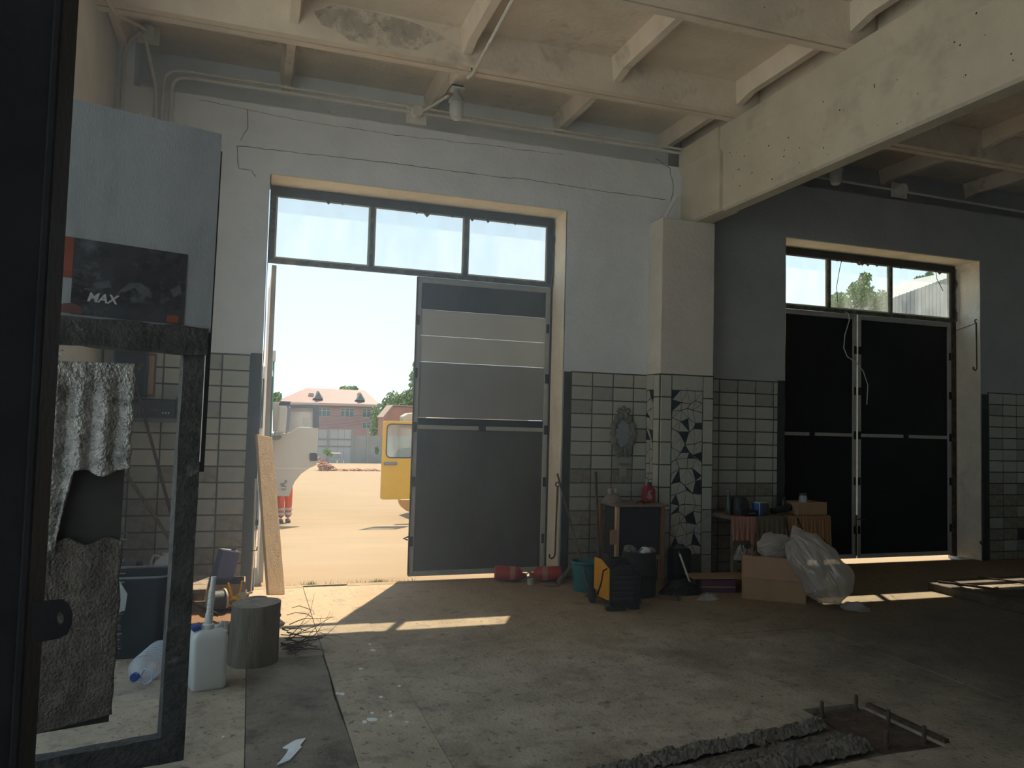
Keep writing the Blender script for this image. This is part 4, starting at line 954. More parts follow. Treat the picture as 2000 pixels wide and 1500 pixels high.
for i in range(16): prof += [(0.0195,0.062+i*0.008),(0.0165,0.066+i*0.008)]
prof += [(0.017,0.20),(0.015,0.21),(0.015,0.27),(0.0,0.27)]
sp = MB(); sp.m = Matrix.Translation((-0.01,-0.02,0.36)) @ Matrix.Rotation(math.radians(4), 4, 'Y'); sp.lathe(prof, 16).build('spout', HDPE, jc, smooth=True)
cp = MB(); cp.m = Matrix.Translation((-0.075,-0.03,0.353)) @ Matrix.Rotation(math.radians(65), 4, 'Y') @ Matrix.Rotation(0.3, 4, 'X'); cp.lathe([(0.0,-0.022),(0.02,-0.022),(0.02,0.022),(0.0,0.022)], 14).build('cap', BLUEC, jc, smooth=True)

# big water bottle lying down
PET = bpy.data.materials.new('clear_pet'); PET.use_nodes = True
pb = PET.node_tree.nodes['Principled BSDF']; pb.inputs['Base Color'].default_value = (0.78,0.84,0.95,1); pb.inputs['Roughness'].default_value = 0.08; pb.inputs['Transmission Weight'].default_value = 0.0; pb.inputs['Alpha'].default_value = 0.32; pb.inputs['Specular IOR Level'].default_value = 0.8
bt = empty('water_bottle', (-0.50, -2.32, 0.0), label='clear ribbed five-litre water bottle lying on its side', cat='bottle')
prof = [(0.0,-0.16),(0.075,-0.16),(0.083,-0.145)]
for i in range(7): prof += [(0.083,-0.13+i*0.03),(0.083,-0.116+i*0.03),(0.077,-0.109+i*0.03)]
prof += [(0.083,0.09),(0.075,0.125),(0.045,0.155),(0.022,0.168),(0.022,0.185)]
RB = Matrix.Translation((0,0,0.086)) @ Matrix.Rotation(math.radians(-18), 4, 'Z') @ Matrix.Rotation(math.radians(96), 4, 'X')
b = MB(); b.m = RB; b.lathe(prof, 28).build('bottle_body', PET, bt, smooth=True)
b = MB(); b.m = RB; b.lathe([(0.0,0.205),(0.024,0.205),(0.024,0.183),(0.0,0.183)], 16).build('cap', BLUEC, bt, smooth=True)
b = MB(); b.m = RB @ Matrix.Translation((0,0,0.172)); b.tube([(0.02,0.0,0)] + [(0.055*math.cos(a_)+0.04, 0.045*math.sin(a_), 0.01) for a_ in (1.4,1.0,0.5,0,-0.5,-1.0,-1.4)] + [(0.02,-0.005,0)], 0.006, 6).build('handle', mat('pale_blue_plastic', (0.45,0.58,0.80), 0.35, 0.05), bt, smooth=True)

# black tub behind the leaf
tb = empty('plastic_tub', (-0.66, -1.75, 0), label='black plastic tub standing behind the near gate leaf', cat='tub')
MB().add(*(lambda lv: (sum([[(x, y, z) for x, y in rrect(w, dp, 0.08, 5)] for (w, dp, z) in lv], []), [(i*24+k, i*24+(k+1) % 24, (i+1)*24+(k+1) % 24, (i+1)*24+k) for i in range(len(lv)-1) for k in range(24)] + [tuple(range(23,-1,-1))]))([(0.17,0.15,0.0),(0.19,0.17,0.30),(0.215,0.19,0.50),(0.23,0.205,0.515),(0.23,0.205,0.50),(0.205,0.18,0.50),(0.18,0.16,0.12)])).build('tub_shell', mat('black_tub_plastic', (0.02,0.02,0.021), 0.5, 0.2, 5, spec=0.4), tb, smooth=True)
MB().tube([(x*1.0, y, 0.515) for x, y in rrect(0.22,0.197,0.08,5)] + [(0.22,0.117,0.515)], 0.010, 6, cap=False).build('rim', GREYP, tb, smooth=True)

# wooden bench behind with jug and scraps
bn = empty('wooden_bench', (-0.66, -0.84, 0), label='low wooden bench against the tiles behind the black tub', cat='bench')
bz = at(300, 1158, y=-1.2).z
for i in range(3): MB().box(-0.50, 0.40, -0.30+i*0.19, -0.12+i*0.19, bz-0.03, bz).build('plank', WOODG, bn, bevel=0.004)
for (x, y) in ((-0.46,-0.26),(0.34,-0.26),(-0.46,0.2),(0.34,0.2)): MB().box(x, x+0.05, y, y+0.05, 0, bz-0.03).build('leg', WOODG, bn)
c = at(316, 1158, y=-1.0)
jug = empty('jug', (c.x, -0.86, bz), label='dirty white plastic jug standing on the wooden bench', cat='jug')
MB().lathe([(0.0,0.0),(0.085,0.0),(0.092,0.02),(0.092,0.11),(0.07,0.17),(0.03,0.205),(0.024,0.21),(0.024,0.23),(0.0,0.23)], 24).build('jug_body', mat('dirty_white_plastic', (0.42,0.42,0.41), 0.5, 0.1), jug, smooth=True)
MB().tube([(-0.03,0,0.20),(-0.08,0,0.215),(-0.10,0,0.17),(-0.09,0,0.11)], 0.010, 8).build('handle', MATS['dirty_white_plastic'], jug, smooth=True)
c = at(268, 1130, y=-0.95)
kt = empty('drip_pump', (c.x, -0.84, bz), label='dark hand pump with curved hose on the wooden bench', cat='pump')
MB().lathe([(0.0,0),(0.055,0),(0.055,0.10),(0.03,0.12),(0.02,0.17),(0.0,0.17)], 18).build('pump_body', BLACKP, kt, smooth=True)
MB().tube([(0,0,0.16),(-0.08,0,0.17),(-0.12,0,0.168)], 0.007, 6).build('lever', GREYP, kt)
MB().tube([(0.02,0,0.15),(0.06,-0.02,0.12),(0.03,-0.05,0.06),(0.06,-0.06,0.012)], 0.008, 6).build('hose', GREYP, kt, smooth=True)
sc = at(245, 1190, y=-2.0)
o = MB().prism([(-0.06,0.0),(0.06,0.03),(0.07,0.13),(0.0,0.25),(-0.07,0.22)], 'y', -0.006, 0.006).build('plastic_offcut', mat('pale_plastic', (0.40,0.43,0.44), 0.6, 0.08)); o.location = (sc.x-0.06, -2.02, 0.30)
o.rotation_euler = (math.radians(-8), 0, 0.2); setup_props(o, 'pale plastic offcut tucked beside the black tub', 'offcut')
MB().box(-0.004,0.004,-0.004,0.004,-0.34,0.02).build('prop_stick', WOODG, o)
# leaning poles
for (p, q, r, m, lab) in (((262,738),(334,1004),0.013,RUST,'thin dark pole leaning on the tiled wall behind the gate leaf'), ((246,925),(345,1078),0.017,WOODG,'thicker wooden broom handle leaning low against the tiled wall')):
    a, b2 = at(*p, y=-0.20 if r < 0.015 else -0.05), at(*q, y=-0.34); d = (b2-a); t = (0.012-a.z)/d.z; e = a + d*t; e.y = -0.42
    o = MB().tube([a, e], r, 8).build('pole', m, smooth=True); setup_props(o, lab, 'pole')
# wall shelf with an old radio and a fuse cabinet
ra = at(252, 778, y=-0.02); rb = at(345, 818, y=-0.02)
rs = empty('radio_shelf', ((ra.x+rb.x)/2, -0.02, rb.z-0.02), label='dark wall shelf frame with raised edges under the old radio', cat='shelf'); W = (rb.x-ra.x)
MB().box(-W/2-0.03, W/2+0.02, -0.17, 0.012, -0.012, 0.0).build('board', STEEL_D, rs)
MB().box(-W/2-0.03, W/2+0.02, -0.172, -0.166, -0.014, 0.022).build('lip', GREYP, rs); MB().box(W/2+0.008, W/2+0.02, -0.17, 0.012, 0, 0.21).build('side', STEEL_D, rs)
rd = empty('radio', ((ra.x+rb.x)/2, -0.09, rb.z-0.02), label='old dark radio receiver on the wall shelf behind the gate leaf', cat='radio')
MB().box(-W/2, W/2, -0.07, 0.07, 0.0, 0.175).build('case', BLACKP, rd, bevel=0.008)
MB().box(-0.01, 0.055, -0.074, -0.069, 0.085, 0.105).build('dial', mat('dull_red_dial', (0.20,0.06,0.05), 0.5, 0.1), rd)
for i in range(3): MB().box(0.09+i*0.022, 0.10+i*0.022, -0.076, -0.069, 0.06, 0.075).build('button', PIPEW, rd)
for i in range(4): MB().box(-0.14+i*0.022, -0.132+i*0.022, -0.075, -0.069, 0.06, 0.13).build('grille_bar', GREYP, rd)
a, b2 = at(228, 672, y=-0.02), at(287, 776, y=-0.02)
fc = empty('fuse_cabinet', ((a.x+b2.x)/2, -0.01, b2.z), label='dark metal fuse cabinet fixed above the radio shelf', cat='cabinet'); w = b2.x-a.x
MB().box(-w/2, w/2, -0.12, -0.002, 0.0, a.z-b2.z).build('case', STEEL_D, fc, bevel=0.006)
MB().box(-w/2+0.015, w/2-0.015, -0.127, -0.119, 0.02, a.z-b2.z-0.02).build('door', STEEL_BLK, fc, bevel=0.003)
a, b2 = at(289, 690, y=-0.03), at(302, 775, y=-0.03)
o = MB().box(-(b2.x-a.x)/2, (b2.x-a.x)/2, -0.02, 0.0, 0, a.z-b2.z).build('wooden_batten', WOODB, bevel=0.003); o.location = ((a.x+b2.x)/2, -0.014, b2.z); setup_props(o, 'upright brown wooden batten fixed beside the fuse cabinet', 'batten')
MB().box(-(b2.x-a.x)/2+0.015, (b2.x-a.x)/2-0.015, -0.026, -0.019, 0.02, a.z-b2.z-0.02).build('moulding', WOOD, o)
# tool crate with its contents
cx, cy = -0.12, -1.56
cr_ = empty('tool_crate', (cx, cy, 0), math.radians(-6), label='low open wooden crate of tools between jerrycan and tiled wall', cat='crate')
for (x0,x1,y0,y1) in ((-0.32,0.30,-0.36,-0.335),(-0.32,0.30,0.335,0.36),(-0.32,-0.295,-0.335,0.335),(0.275,0.30,-0.335,0.335)):
    for k in range(2): MB().box(x0, x1, y0, y1, 0.005+k*0.095, 0.093+k*0.095).build('slat', WOODG, cr_, bevel=0.003)
MB().box(-0.295, 0.275, -0.335, 0.335, 0.0, 0.02).build('base', WOODG, cr_)
MB().box(-0.295, 0.275, -0.335, 0.335, 0.10, 0.115).build('shelf', WOODB, cr_)
def on_crate(px, py, y): c = at(px, py, y=y); return Vector((c.x, y, max(0.116, c.z)))
# paint tin, leaning
c = at(432, 1150, y=-0.62)
bt = empty('blue_canister', (c.x+0.0, -0.55, 0.222), label='blue rectangular metal canister tilted behind the tool crate', cat='canister')
bt.rotation_euler = (0, math.radians(13), math.radians(25))
MB().box(-0.075, 0.075, -0.05, 0.05, 0.0, 0.235).build('can_body', mat('blue_enamel', (0.05,0.06,0.19), 0.4, 0.1, 6, spec=0.5), bt, bevel=0.008)
MB().box(-0.079, 0.079, -0.054, 0.054, 0.228, 0.238).build('seam_rim', mat('worn_tin', (0.45,0.45,0.50), 0.35, 0.1, metal=0.7), bt, bevel=0.002)
MB().lathe([(0.018,0),(0.018,0.02),(0,0.02)], 14, (0.035,0,0.238)).build('cap', BLACKP, bt)
b = MB().box(-0.20, 0.18, -0.16, 0.16, 0.0, 0.20).build('wooden_box', WOODB, bevel=0.006); b.location = (c.x, -0.52, 0); setup_props(b, 'brown wooden box under the blue canister at the wall', 'box')
MB().box(-0.205, 0.185, -0.165, 0.165, 0.185, 0.20).build('lid', WOODB, b, bevel=0.004)
# cable spool
c = on_crate(424, 1180, -1.25)
sp = empty('spool', (c.x, c.y, 0.200), math.radians(20), label='round wire spool with cream flange lying in the tool crate', cat='spool')
RX = Matrix.Rotation(math.radians(90), 4, 'Y')
b = MB(); b.m = RX; b.lathe([(0.0,-0.055),(0.07,-0.055),(0.07,0.045),(0.0,0.045)], 24).build('core', STEEL_D, sp, smooth=True)
for zz in (-0.062, 0.045):
    b = MB(); b.m = RX; b.lathe([(0.02,zz),(0.082,zz),(0.084,zz+0.006),(0.082,zz+0.012),(0.02,zz+0.012)], 28).build('flange', mat('cream_card', (0.62,0.52,0.36), 0.7, 0.1), sp, smooth=True)
# yellow rope
c = on_crate(468, 1178, -1.2); random.seed(12)
yr = empty('yellow_rope', (c.x, c.y, 0.117), label='tangle of bright yellow rope in the tool crate', cat='rope')
YR_ = mat('yellow_cord', (0.72,0.42,0.03), 0.7, 0.12, 20)
for k in range(7):
    pts = []; r0 = random.uniform(0.03,0.085); zc = 0.02+k*0.012
    for i in range(22):
        a_ = i*0.5+k; pts.append((r0*math.cos(a_)*(1+0.3*math.sin(i*1.3)), r0*math.sin(a_)*0.8, zc+0.012*math.sin(i*0.9+k)))
    MB().tube(pts, 0.0075, 6).build('strand', YR_, yr, smooth=True)
MB().tube([(-0.05,0,0.08),(-0.07,-0.01,0.15),(-0.085,-0.01,0.20)], 0.008, 6).build('loose_end', YR_, yr); MB().tube([(-0.01,0,0.08),(0.005,0,0.16),(0.01,0,0.21)], 0.007, 6).build('loose_end', YR_, yr)
# black cable coil on the floor by the plank
c = at(500, 1188, z=0.0)
cc = empty('cable_coil', (c.x-0.02, -0.86, 0), label='coil of black cable on the floor at the foot of the plank', cat='cable')
for k in range(9):
    r0 = random.uniform(0.05,0.085); M = MB(); M.m = Matrix.Translation((random.uniform(-.015,.015),random.uniform(-.01,.01),0.012+k*0.013)) @ Matrix.Rotation(random.uniform(-.12,.12),4,'X') @ Matrix.Rotation(random.uniform(-.12,.12),4,'Y')
    M.tube([(r0*math.cos(i*0.35), r0*math.sin(i*0.35), 0) for i in range(19)], 0.0065, 6).build('turn', RUBBER, cc, smooth=True)
# tongs across the crate
a, b2 = at(405, 1182, y=-1.62), at(500, 1200, y=-1.5)
tg = empty('tongs', ((a.x+b2.x)/2, -1.56, 0.197), label='long dark iron tongs lying across the tool crate', cat='tongs')
w = (b2.x-a.x)/2
MB().tube([(-w,0.02,0.02),(-0.02,0.01,0.006),(0.05,-0.01,0.008),(w,-0.03,0.012),(w+0.02,-0.035,0.002)], 0.007, 6).build('arm', STEEL_BLK, tg, smooth=True)
MB().tube([(-w,-0.03,0.02),(-0.02,-0.01,0.008),(0.05,0.01,0.006),(w,0.02,0.012),(w+0.015,0.02,0.024)], 0.007, 6).build('arm', STEEL_BLK, tg, smooth=True)
MB().lathe([(0.014,0),(0.014,0.012),(0,0.014)], 10, (0.015,0,0.008)).build('rivet', STEEL_D, tg)
# bits of timber in the crate
for (x, y, L_, rz, rx, lab, m) in ((0.12,-1.78,0.40,0.9,0.45,'pale timber offcut slanting out of the crate beside the jerrycan spout',WOOD),(-0.30,-1.55,0.34,1.9,0.55,'brown board end sticking up in the crate behind the gate leaf',WOODB),(0.20,-1.62,0.3,0.2,0.12,'short split stick lying on the crate edge by the stump',WOODG)):
    o = MB().box(-0.03, 0.03, -L_/2, L_/2, -0.011, 0.011).build('timber_offcut', m, bevel=0.003); o.location = (x, y, 0.20+0.5*L_*math.sin(rx)*0.5); o.rotation_euler = (rx, 0, rz); setup_props(o, lab, 'timber')
    MB().lathe([(0.003,0),(0.003,0.02)], 6, (0.01, L_*0.35, 0.011)).build('nail', RUST, o)
# dry twigs beside the stump
random.seed(77)
tw = empty('twigs', (0.27, -2.0, 0), label='bundle of thin dry twigs lying beside the stump', cat='twigs')
for k in range(34):
    a0 = random.uniform(-0.5, 0.9); L_ = random.uniform(0.10, 0.42); p = Vector((random.uniform(-.02,.05), random.uniform(-.08,.22), random.uniform(0.005, 0.26)*random.random())); pts = [p]; dr = Vector((math.cos(a0), math.sin(a0)*0.7-0.3, random.uniform(-.25,.25))).normalized()
    for i in range(6):
        dr = (dr + Vector((random.gauss(0,.25), random.gauss(0,.25), random.gauss(0,.18)))).normalized(); p = p + dr*L_/6; p.z = max(0.004, p.z); pts.append(p.copy())
    MB().tube(pts, [0.0035*(1-i*0.12) for i in range(len(pts))], 4).build('twig', mat('dry_twig', (0.11,0.085,0.065), 0.9, 0.2), tw)
# bent wires on the sunny floor
for k, (pxs, lab) in enumerate((([(570,1187),(585,1183),(600,1188),(612,1193),(614,1200),(608,1199)], 'bent thin wire lying on the sunlit floor near the sill'), ([(560,1201),(578,1196),(600,1199),(608,1204)], 'straighter thin wire on the floor in front of the bent one'))):
    o = MB().tube([at(a, b2, z=0.004) for a, b2 in pxs], 0.0025, 5).build('wire_scrap', RUST); setup_props(o, lab, 'wire')
# ================================================================== THINGS ALONG THE RIGHT SIDE
CARD = mat('brown_cardboard', (0.34,0.225,0.135), 0.9, 0.08, 6, 0.1, 40)
CARDL = mat('cardboard_edge', (0.45,0.32,0.20), 0.9, 0.1, 8)
# ---- oval mirror in an ornate frame
mr_ = empty('wall_mirror', (3.742, -0.012, 1.49), label='small oval mirror in an ornate scrolled frame on the tiles', cat='mirror')
GILT = mat('dull_carved_frame', (0.20,0.195,0.165), 0.7, 0.25, 18, 0.5, 40)
def torus(ra, rb, r, n=64, m=10):
    def fn(u, v):
        a = 2*math.pi*u; p = 2*math.pi*v; rr = r*(1+0.28*math.cos(14*a)+0.12*math.cos(5*a))
        return ((ra+rr*math.cos(p))*math.cos(a), -0.018+rr*0.6*math.sin(p), (rb+rr*math.cos(p))*math.sin(a)*(1-0.10*math.cos(a*1.0)**2*0))
    return MB().grid(fn, n, m)
torus(0.118, 0.185, 0.036).build('frame', GILT, mr_, smooth=True)
MB().add([(0,-0.012,0)]+[(0.098*math.cos(i*math.pi/16), -0.012, 0.165*math.sin(i*math.pi/16)*(1.0 if math.sin(i*math.pi/16) > 0 else 1.05)) for i in range(32)], [(0,i+1,(i+1)%32+1) for i in range(32)]).build('looking_glass', mat('silvered_glass', (0.75,0.77,0.77), 0.06, 0.02, 3, metal=1.0), mr_)
for s in (-1, 1):
    MB().tube([(s*0.02,-0.02,0.25),(s*0.055,-0.025,0.265),(s*0.075,-0.02,0.235),(s*0.055,-0.02,0.215)], 0.012, 8).build('crest_scroll', GILT, mr_, smooth=True)
    MB().tube([(s*0.02,-0.02,-0.225),(s*0.06,-0.025,-0.245),(s*0.09,-0.02,-0.21)], 0.012, 8).build('base_scroll', GILT, mr_, smooth=True)
MB().lathe([(0,0),(0.03,0.01),(0.022,0.045),(0,0.06)], 12, (0,-0.02,0.24)).build('crest', GILT, mr_, smooth=True)
hk = MB().box(-0.04, 0.06, -0.07, 0.0, 0.0, 0.018).build('wall_bracket', GILT); hk.location = (3.745, -0.014, 1.16); setup_props(hk, 'small pale wall bracket fixed below the oval mirror', 'bracket')
MB().box(-0.03, 0.04, -0.02, 0.0, -0.12, 0.0).build('back_plate', mat('pale_plate', (0.36,0.35,0.30), 0.7, 0.1), hk)
# ---- stand with red canister
TZ = 0.80
sd = empty('wooden_stand', (3.68, -0.36, 0), label='wooden stand with dark box front beneath the mirror', cat='stand')
for (x, y, m) in ((-0.265,-0.20,WOOD),(0.235,-0.20,WOODB),(-0.265,0.17,WOODB),(0.235,0.17,WOODG)):
    MB().box(x, x+0.035, y, y+0.04, 0, TZ-0.02).build('leg', m, sd, bevel=0.003)
MB().box(-0.29, 0.30, -0.23, 0.24, TZ-0.02, TZ).build('top', WOODG, sd, bevel=0.004)
MB().box(-0.33, -0.265, -0.215, -0.20, 0.42, 0.56).build('tacked_board', mat('salmon_board', (0.42,0.24,0.16), 0.8, 0.15, 8), sd)
MB().box(-0.225, 0.235, -0.17, 0.16, 0.30, TZ-0.03).build('box_front', mat('sooty_panel', (0.03,0.032,0.036), 0.7, 0.2, 6), sd, bevel=0.006)
MB().box(-0.23, 0.24, -0.20, -0.17, 0.26, 0.30).build('rail', WOODG, sd)
rc = empty('red_canister', (3.87, -0.36, TZ), label='dark red plastic canister with black cap on the wooden stand', cat='canister')
loft([(0.055,0.045,0.02,0,0,0),(0.06,0.05,0.02,0.01,0,0),(0.06,0.05,0.02,0.13,0,0),(0.045,0.04,0.02,0.155,0,0),(0.03,0.03,0.015,0.17,0.01,0)]).build('body', mat('dull_red_plastic', (0.26,0.025,0.035), 0.45, 0.15, 6), rc, smooth=True)
MB().lathe([(0.022,0.168),(0.022,0.205),(0,0.205)], 14, (0.01,0,0)).build('cap', BLACKP, rc, smooth=True)
MB().prism([(-0.045,0.05),(0.0,0.03),(0.02,0.06),(-0.01,0.10),(0.02,0.125),(-0.03,0.12)], 'y', -0.0525, -0.049).build('label', mat('pale_label', (0.42,0.25,0.24), 0.6, 0.15), rc)
bg = empty('slumped_bag', (3.48, -0.34, TZ), label='slumped grey bag with knotted top on the wooden stand', cat='bag')
def sl(u, v):
    a = 2*math.pi*u; r = 0.115*math.sin(min(1, v*1.15)*math.pi/2+0.0)*(1 if v < 0.8 else 1)*(1.0-0.85*max(0,(0.45-v))/0.45)
    r = 0.115*((1-v)**0.45) * (1+0.08*noise.noise((math.cos(a)*2,math.sin(a)*2,v*4)))
    return (r*math.cos(a)*1.0, r*math.sin(a)*0.8, 0.10*v**0.9)
MB().grid(sl, 28, 10).build('bag_body', mat('grey_pink_cloth', (0.22,0.185,0.165), 0.85, 0.12, 8, 0.3, 40), bg, smooth=True)
for x in (-0.03, 0.03): MB().lathe([(0.0,0.08),(0.02,0.085),(0.028,0.115),(0.02,0.14),(0,0.145)], 12, (x,0,0)).build('knot', mat('pale_cloth_knot', (0.34,0.32,0.30), 0.85, 0.1), bg, smooth=True)
hs = MB().tube([(3.66,-0.50,TZ+0.008),(3.70,-0.53,TZ+0.03),(3.74,-0.50,TZ+0.008),(3.80,-0.44,TZ+0.008),(3.83,-0.47,TZ+0.008)], 0.007, 7).build('hose_piece', RUBBER, smooth=True); setup_props(hs, 'short black hose curled on the front of the wooden stand', 'hose')
# ---- junk drum in front of the stand
dr = empty('scrap_drum', (3.49, -0.90, 0), label='dark drum heaped with scrap in front of the wooden stand', cat='drum')
MB().lathe([(0.0,0.0),(0.15,0.0),(0.155,0.01),(0.155,0.20),(0.16,0.21),(0.155,0.22),(0.155,0.40),(0.16,0.41),(0.15,0.41),(0.148,0.33),(0.0,0.33)], 28).build('shell', mat('dark_drum', (0.035,0.034,0.036), 0.7, 0.25, 6), dr, smooth=True)
sc_items = []
random.seed(19)
for (x, y, s, m, lab) in ((0.03,-0.05,0.045,HDPE,'white crumpled paper ball on top of the scrap drum'),(0.10,-0.03,0.04,mat('pinkish_rag', (0.30,0.19,0.17), 0.9, 0.2, 10),'pinkish rag lump on the right of the scrap drum'),(-0.09,0.03,0.05,mat('tangled_grey', (0.16,0.15,0.14), 0.8, 0.3, 20),'grey tangled lump on the left of the scrap drum')):
    def bl(u, v, s=s, x=x): a=2*math.pi*u; p=math.pi*v; r=s*(1+0.35*noise.noise((math.cos(a)*2+x*40,math.sin(a)*2,v*4))); return (r*math.sin(p)*math.cos(a)*1.2, r*math.sin(p)*math.sin(a), 0.8*r*math.cos(p))
    o = MB().grid(bl, 18, 10).build('scrap_lump', m, smooth=True); o.location = (3.49+x, -0.90+y, 0.33+s*0.75+0.05); setup_props(o, lab, 'scrap', 'scrap on the drum')
b = MB()
for i in range(10):
    a = random.uniform(0,6.28); b.tube([(0.1*math.cos(a),0.1*math.sin(a),0.335),(0.05*math.cos(a+1),0.05*math.sin(a+1),0.38),(0.11*math.cos(a+2),0.11*math.sin(a+2),0.41+random.uniform(0,.04))], 0.006, 5)
b.box(-0.12,0.12,-0.10,0.10,0.33,0.365).build('scrap_fill', RUBBLE, dr)['kind'] = 'stuff'
# ---- welding machine
wd = empty('welding_machine', (3.105, -1.24, 0), math.radians(-6), label='yellow and black welding machine with cables on top', cat='machine')
WB = mat('welder_black', (0.022,0.022,0.024), 0.55, 0.2, 6); WY = mat('welder_yellow', (0.62,0.30,0.02), 0.45, 0.08, 6, col2=(0.40,0.19,0.02), f2=(0.62,0.72), s2=7)
MB().box(-0.135, 0.155, -0.15, 0.20, 0.045, 0.335).build('case', WB, wd, bevel=0.006)
MB().prism([(-0.165,0.085),(0.215,0.05),(0.215,0.385),(0.06,0.395),(-0.165,0.345)], 'x', -0.15, -0.137).build('side_panel', WY, wd, bevel=0.003)
MB().box(-0.137, 0.155, -0.02, 0.20, 0.335, 0.35).build('top_panel', WB, wd, bevel=0.004)
for i in range(5): MB().box(-0.10, 0.12, -0.158, -0.150, 0.09+i*0.045, 0.105+i*0.045).build('vent_slat', STEEL_D, wd)
for (x, z) in ((-0.141+0,0.31),(-0.141,0.11)): MB().lathe([(0.006,0),(0.006,0.004),(0,0.004)], 8, (0,0,0)).build('screw', RUST, wd); COL.objects[-1].location = (-0.151, -0.14, z); COL.objects[-1].rotation_euler = (0,-math.pi/2,0)
for s in (-1, 1):
    M = MB(); M.m = Matrix.Translation((s*0.16-0.01+ (0.02 if s>0 else -0.02), 0.14, 0.065)) @ Matrix.Rotation(math.pi/2, 4, 'Y'); M.lathe([(0,-0.02),(0.06,-0.02),(0.065,-0.012),(0.065,0.012),(0.06,0.02),(0,0.02)], 20).build('wheel', RUBBER, wd, smooth=True)
MB().box(-0.17, 0.0, -0.20, -0.14, 0.0, 0.03).build('foot', STEEL_BLK, wd, bevel=0.008); MB().box(0.05, 0.14, -0.16, -0.12, 0.0, 0.046).build('foot', STEEL_BLK, wd, bevel=0.008); MB().tube([(-0.13,-0.15,0.07),(-0.12,-0.16,0.03)], 0.012, 6).build('foot_bracket', STEEL_BLK, wd)
MB().tube([(-0.10,-0.05,0.36),(0.0,-0.12,0.365),(0.07,-0.14,0.36),(0.10,-0.17,0.30),(0.08,-0.175,0.18),(0.09,-0.175,0.08)], 0.008, 7).build('cable', RUBBER, wd, smooth=True)
MB().tube([(0.10,0.10,0.36),(0.03,0.0,0.38),(-0.10,-0.10,0.36),(-0.19,-0.14,0.33),(-0.20,-0.12,0.22),(-0.19,0.0,0.1)], 0.008, 7).build('cable', RUBBER, wd, smooth=True)
for k in range(4): MB().tube([(0.02+0.07*math.cos(i*0.4+k), 0.06+0.06*math.sin(i*0.4+k), 0.358+k*0.012) for i in range(17)], 0.008, 6).build('cable', RUBBER, wd, smooth=True)
# ---- teal bucket
bk = empty('bucket', (3.075, -0.60, 0), label='teal plastic bucket behind the leaning iron bars', cat='bucket')
MB().lathe([(0.0,0.0),(0.10,0.0),(0.105,0.01),(0.128,0.26),(0.138,0.265),(0.138,0.28),(0.126,0.28),(0.124,0.262),(0.10,0.03),(0.0,0.03)], 28).build('shell', mat('teal_plastic', (0.02,0.16,0.18), 0.5, 0.1, 6), bk, smooth=True)
MB().tube(arc((0,0,0.255), 0.132, 185, 355, 14, 'xy'), 0.004, 5).build('handle', RUST, bk)
MB().lathe([(0.124,0.22),(0.0,0.225)], 24).build('contents', mat('grey_slop', (0.15,0.17,0.16), 0.5, 0.1), bk)
# ---- leaning iron bars
for (t, f_, r, lab) in (((3.005,-0.02,1.06),(3.02,-0.86,0.008),0.011,'thin iron bar leaning on the tiles left of the teal bucket'), ((3.43,-0.03,1.08),(3.10,-0.90,0.008),0.014,'angled iron bar leaning from stand to floor past the bucket')):
    o = MB().tube([f_, t], r, 6).build('iron_bar', RUST); setup_props(o, lab, 'bar')
    MB().box(f_[0]-0.05, f_[0]+0.06, f_[1]-0.02, f_[1]+0.02, 0.0, 0.014).build('foot_plate', RUST, o)
# ---- fire extinguishers
RED = mat('extinguisher_red', (0.38,0.02,0.02), 0.35, 0.1, 6, spec=0.5, col2=(0.22,0.015,0.015), f2=(0.6,0.72), s2=9)
def extinguisher(loc, rz, tilt, label):
    t = empty('fire_extinguisher', loc, rz, label=label, cat='extinguisher', group='fire extinguishers lying by the jamb')
    RM = Matrix.Rotation(math.radians(90+tilt), 4, 'Y')
    b = MB(); b.m = Matrix.Translation((0,0,0.075)) @ RM; b.lathe([(0.0,-0.15),(0.055,-0.148),(0.070,-0.135),(0.072,-0.12),(0.072,0.06),(0.062,0.10),(0.035,0.125),(0.02,0.13),(0.02,0.15),(0,0.15)], 24).build('cylinder', RED, t, smooth=True)
    b = MB(); b.m = Matrix.Translation((0,0,0.075)) @ RM; b.lathe([(0.0735,0.0),(0.074,0.002),(0.074,0.05),(0.0735,0.052)], 24).build('label_band', mat('worn_label', (0.42,0.20,0.17), 0.6, 0.15), t, smooth=True)
    b = MB(); b.m = Matrix.Translation((0,0,0.075)) @ RM; b.box(-0.016,0.016,-0.012,0.012,0.145,0.175).tube([(0.01,0,0.165),(0.05,0,0.20)], 0.007, 6).tube([(-0.01,0,0.165),(-0.035,0,0.215)], 0.006, 6).build('valve_handle', mat('tarnished_metal', (0.28,0.26,0.24), 0.5, 0.2, metal=0.7), t)
    b = MB(); b.m = Matrix.Translation((0,0,0.075)) @ RM; b.tube([(0.0,-0.012,0.16),(0.02,-0.05,0.14),(0.05,-0.068,0.06),(0.06,-0.05,-0.02)], 0.007, 6).build('hose', RUBBER, t, smooth=True)
extinguisher((2.50,-0.06,0), math.radians(-14), 4, 'red fire extinguisher lying nearer the gap under the gate leaf')
extinguisher((2.87,-0.13,0), math.radians(168), 2, 'red fire extinguisher lying closest to the bright jamb')
o = MB().tube([(2.94,-0.28,0.022),(3.16,-0.08,0.13)], 0.022, 10).build('grey_pipe', mat('grey_pipe', (0.22,0.21,0.21), 0.7, 0.1)); setup_props(o, 'short grey pipe propped by the jamb beside the extinguishers', 'pipe'); MB().tube([(3.15,-0.089,0.125),(3.165,-0.076,0.132)], 0.026, 10).build('collar', STEEL_D, o)
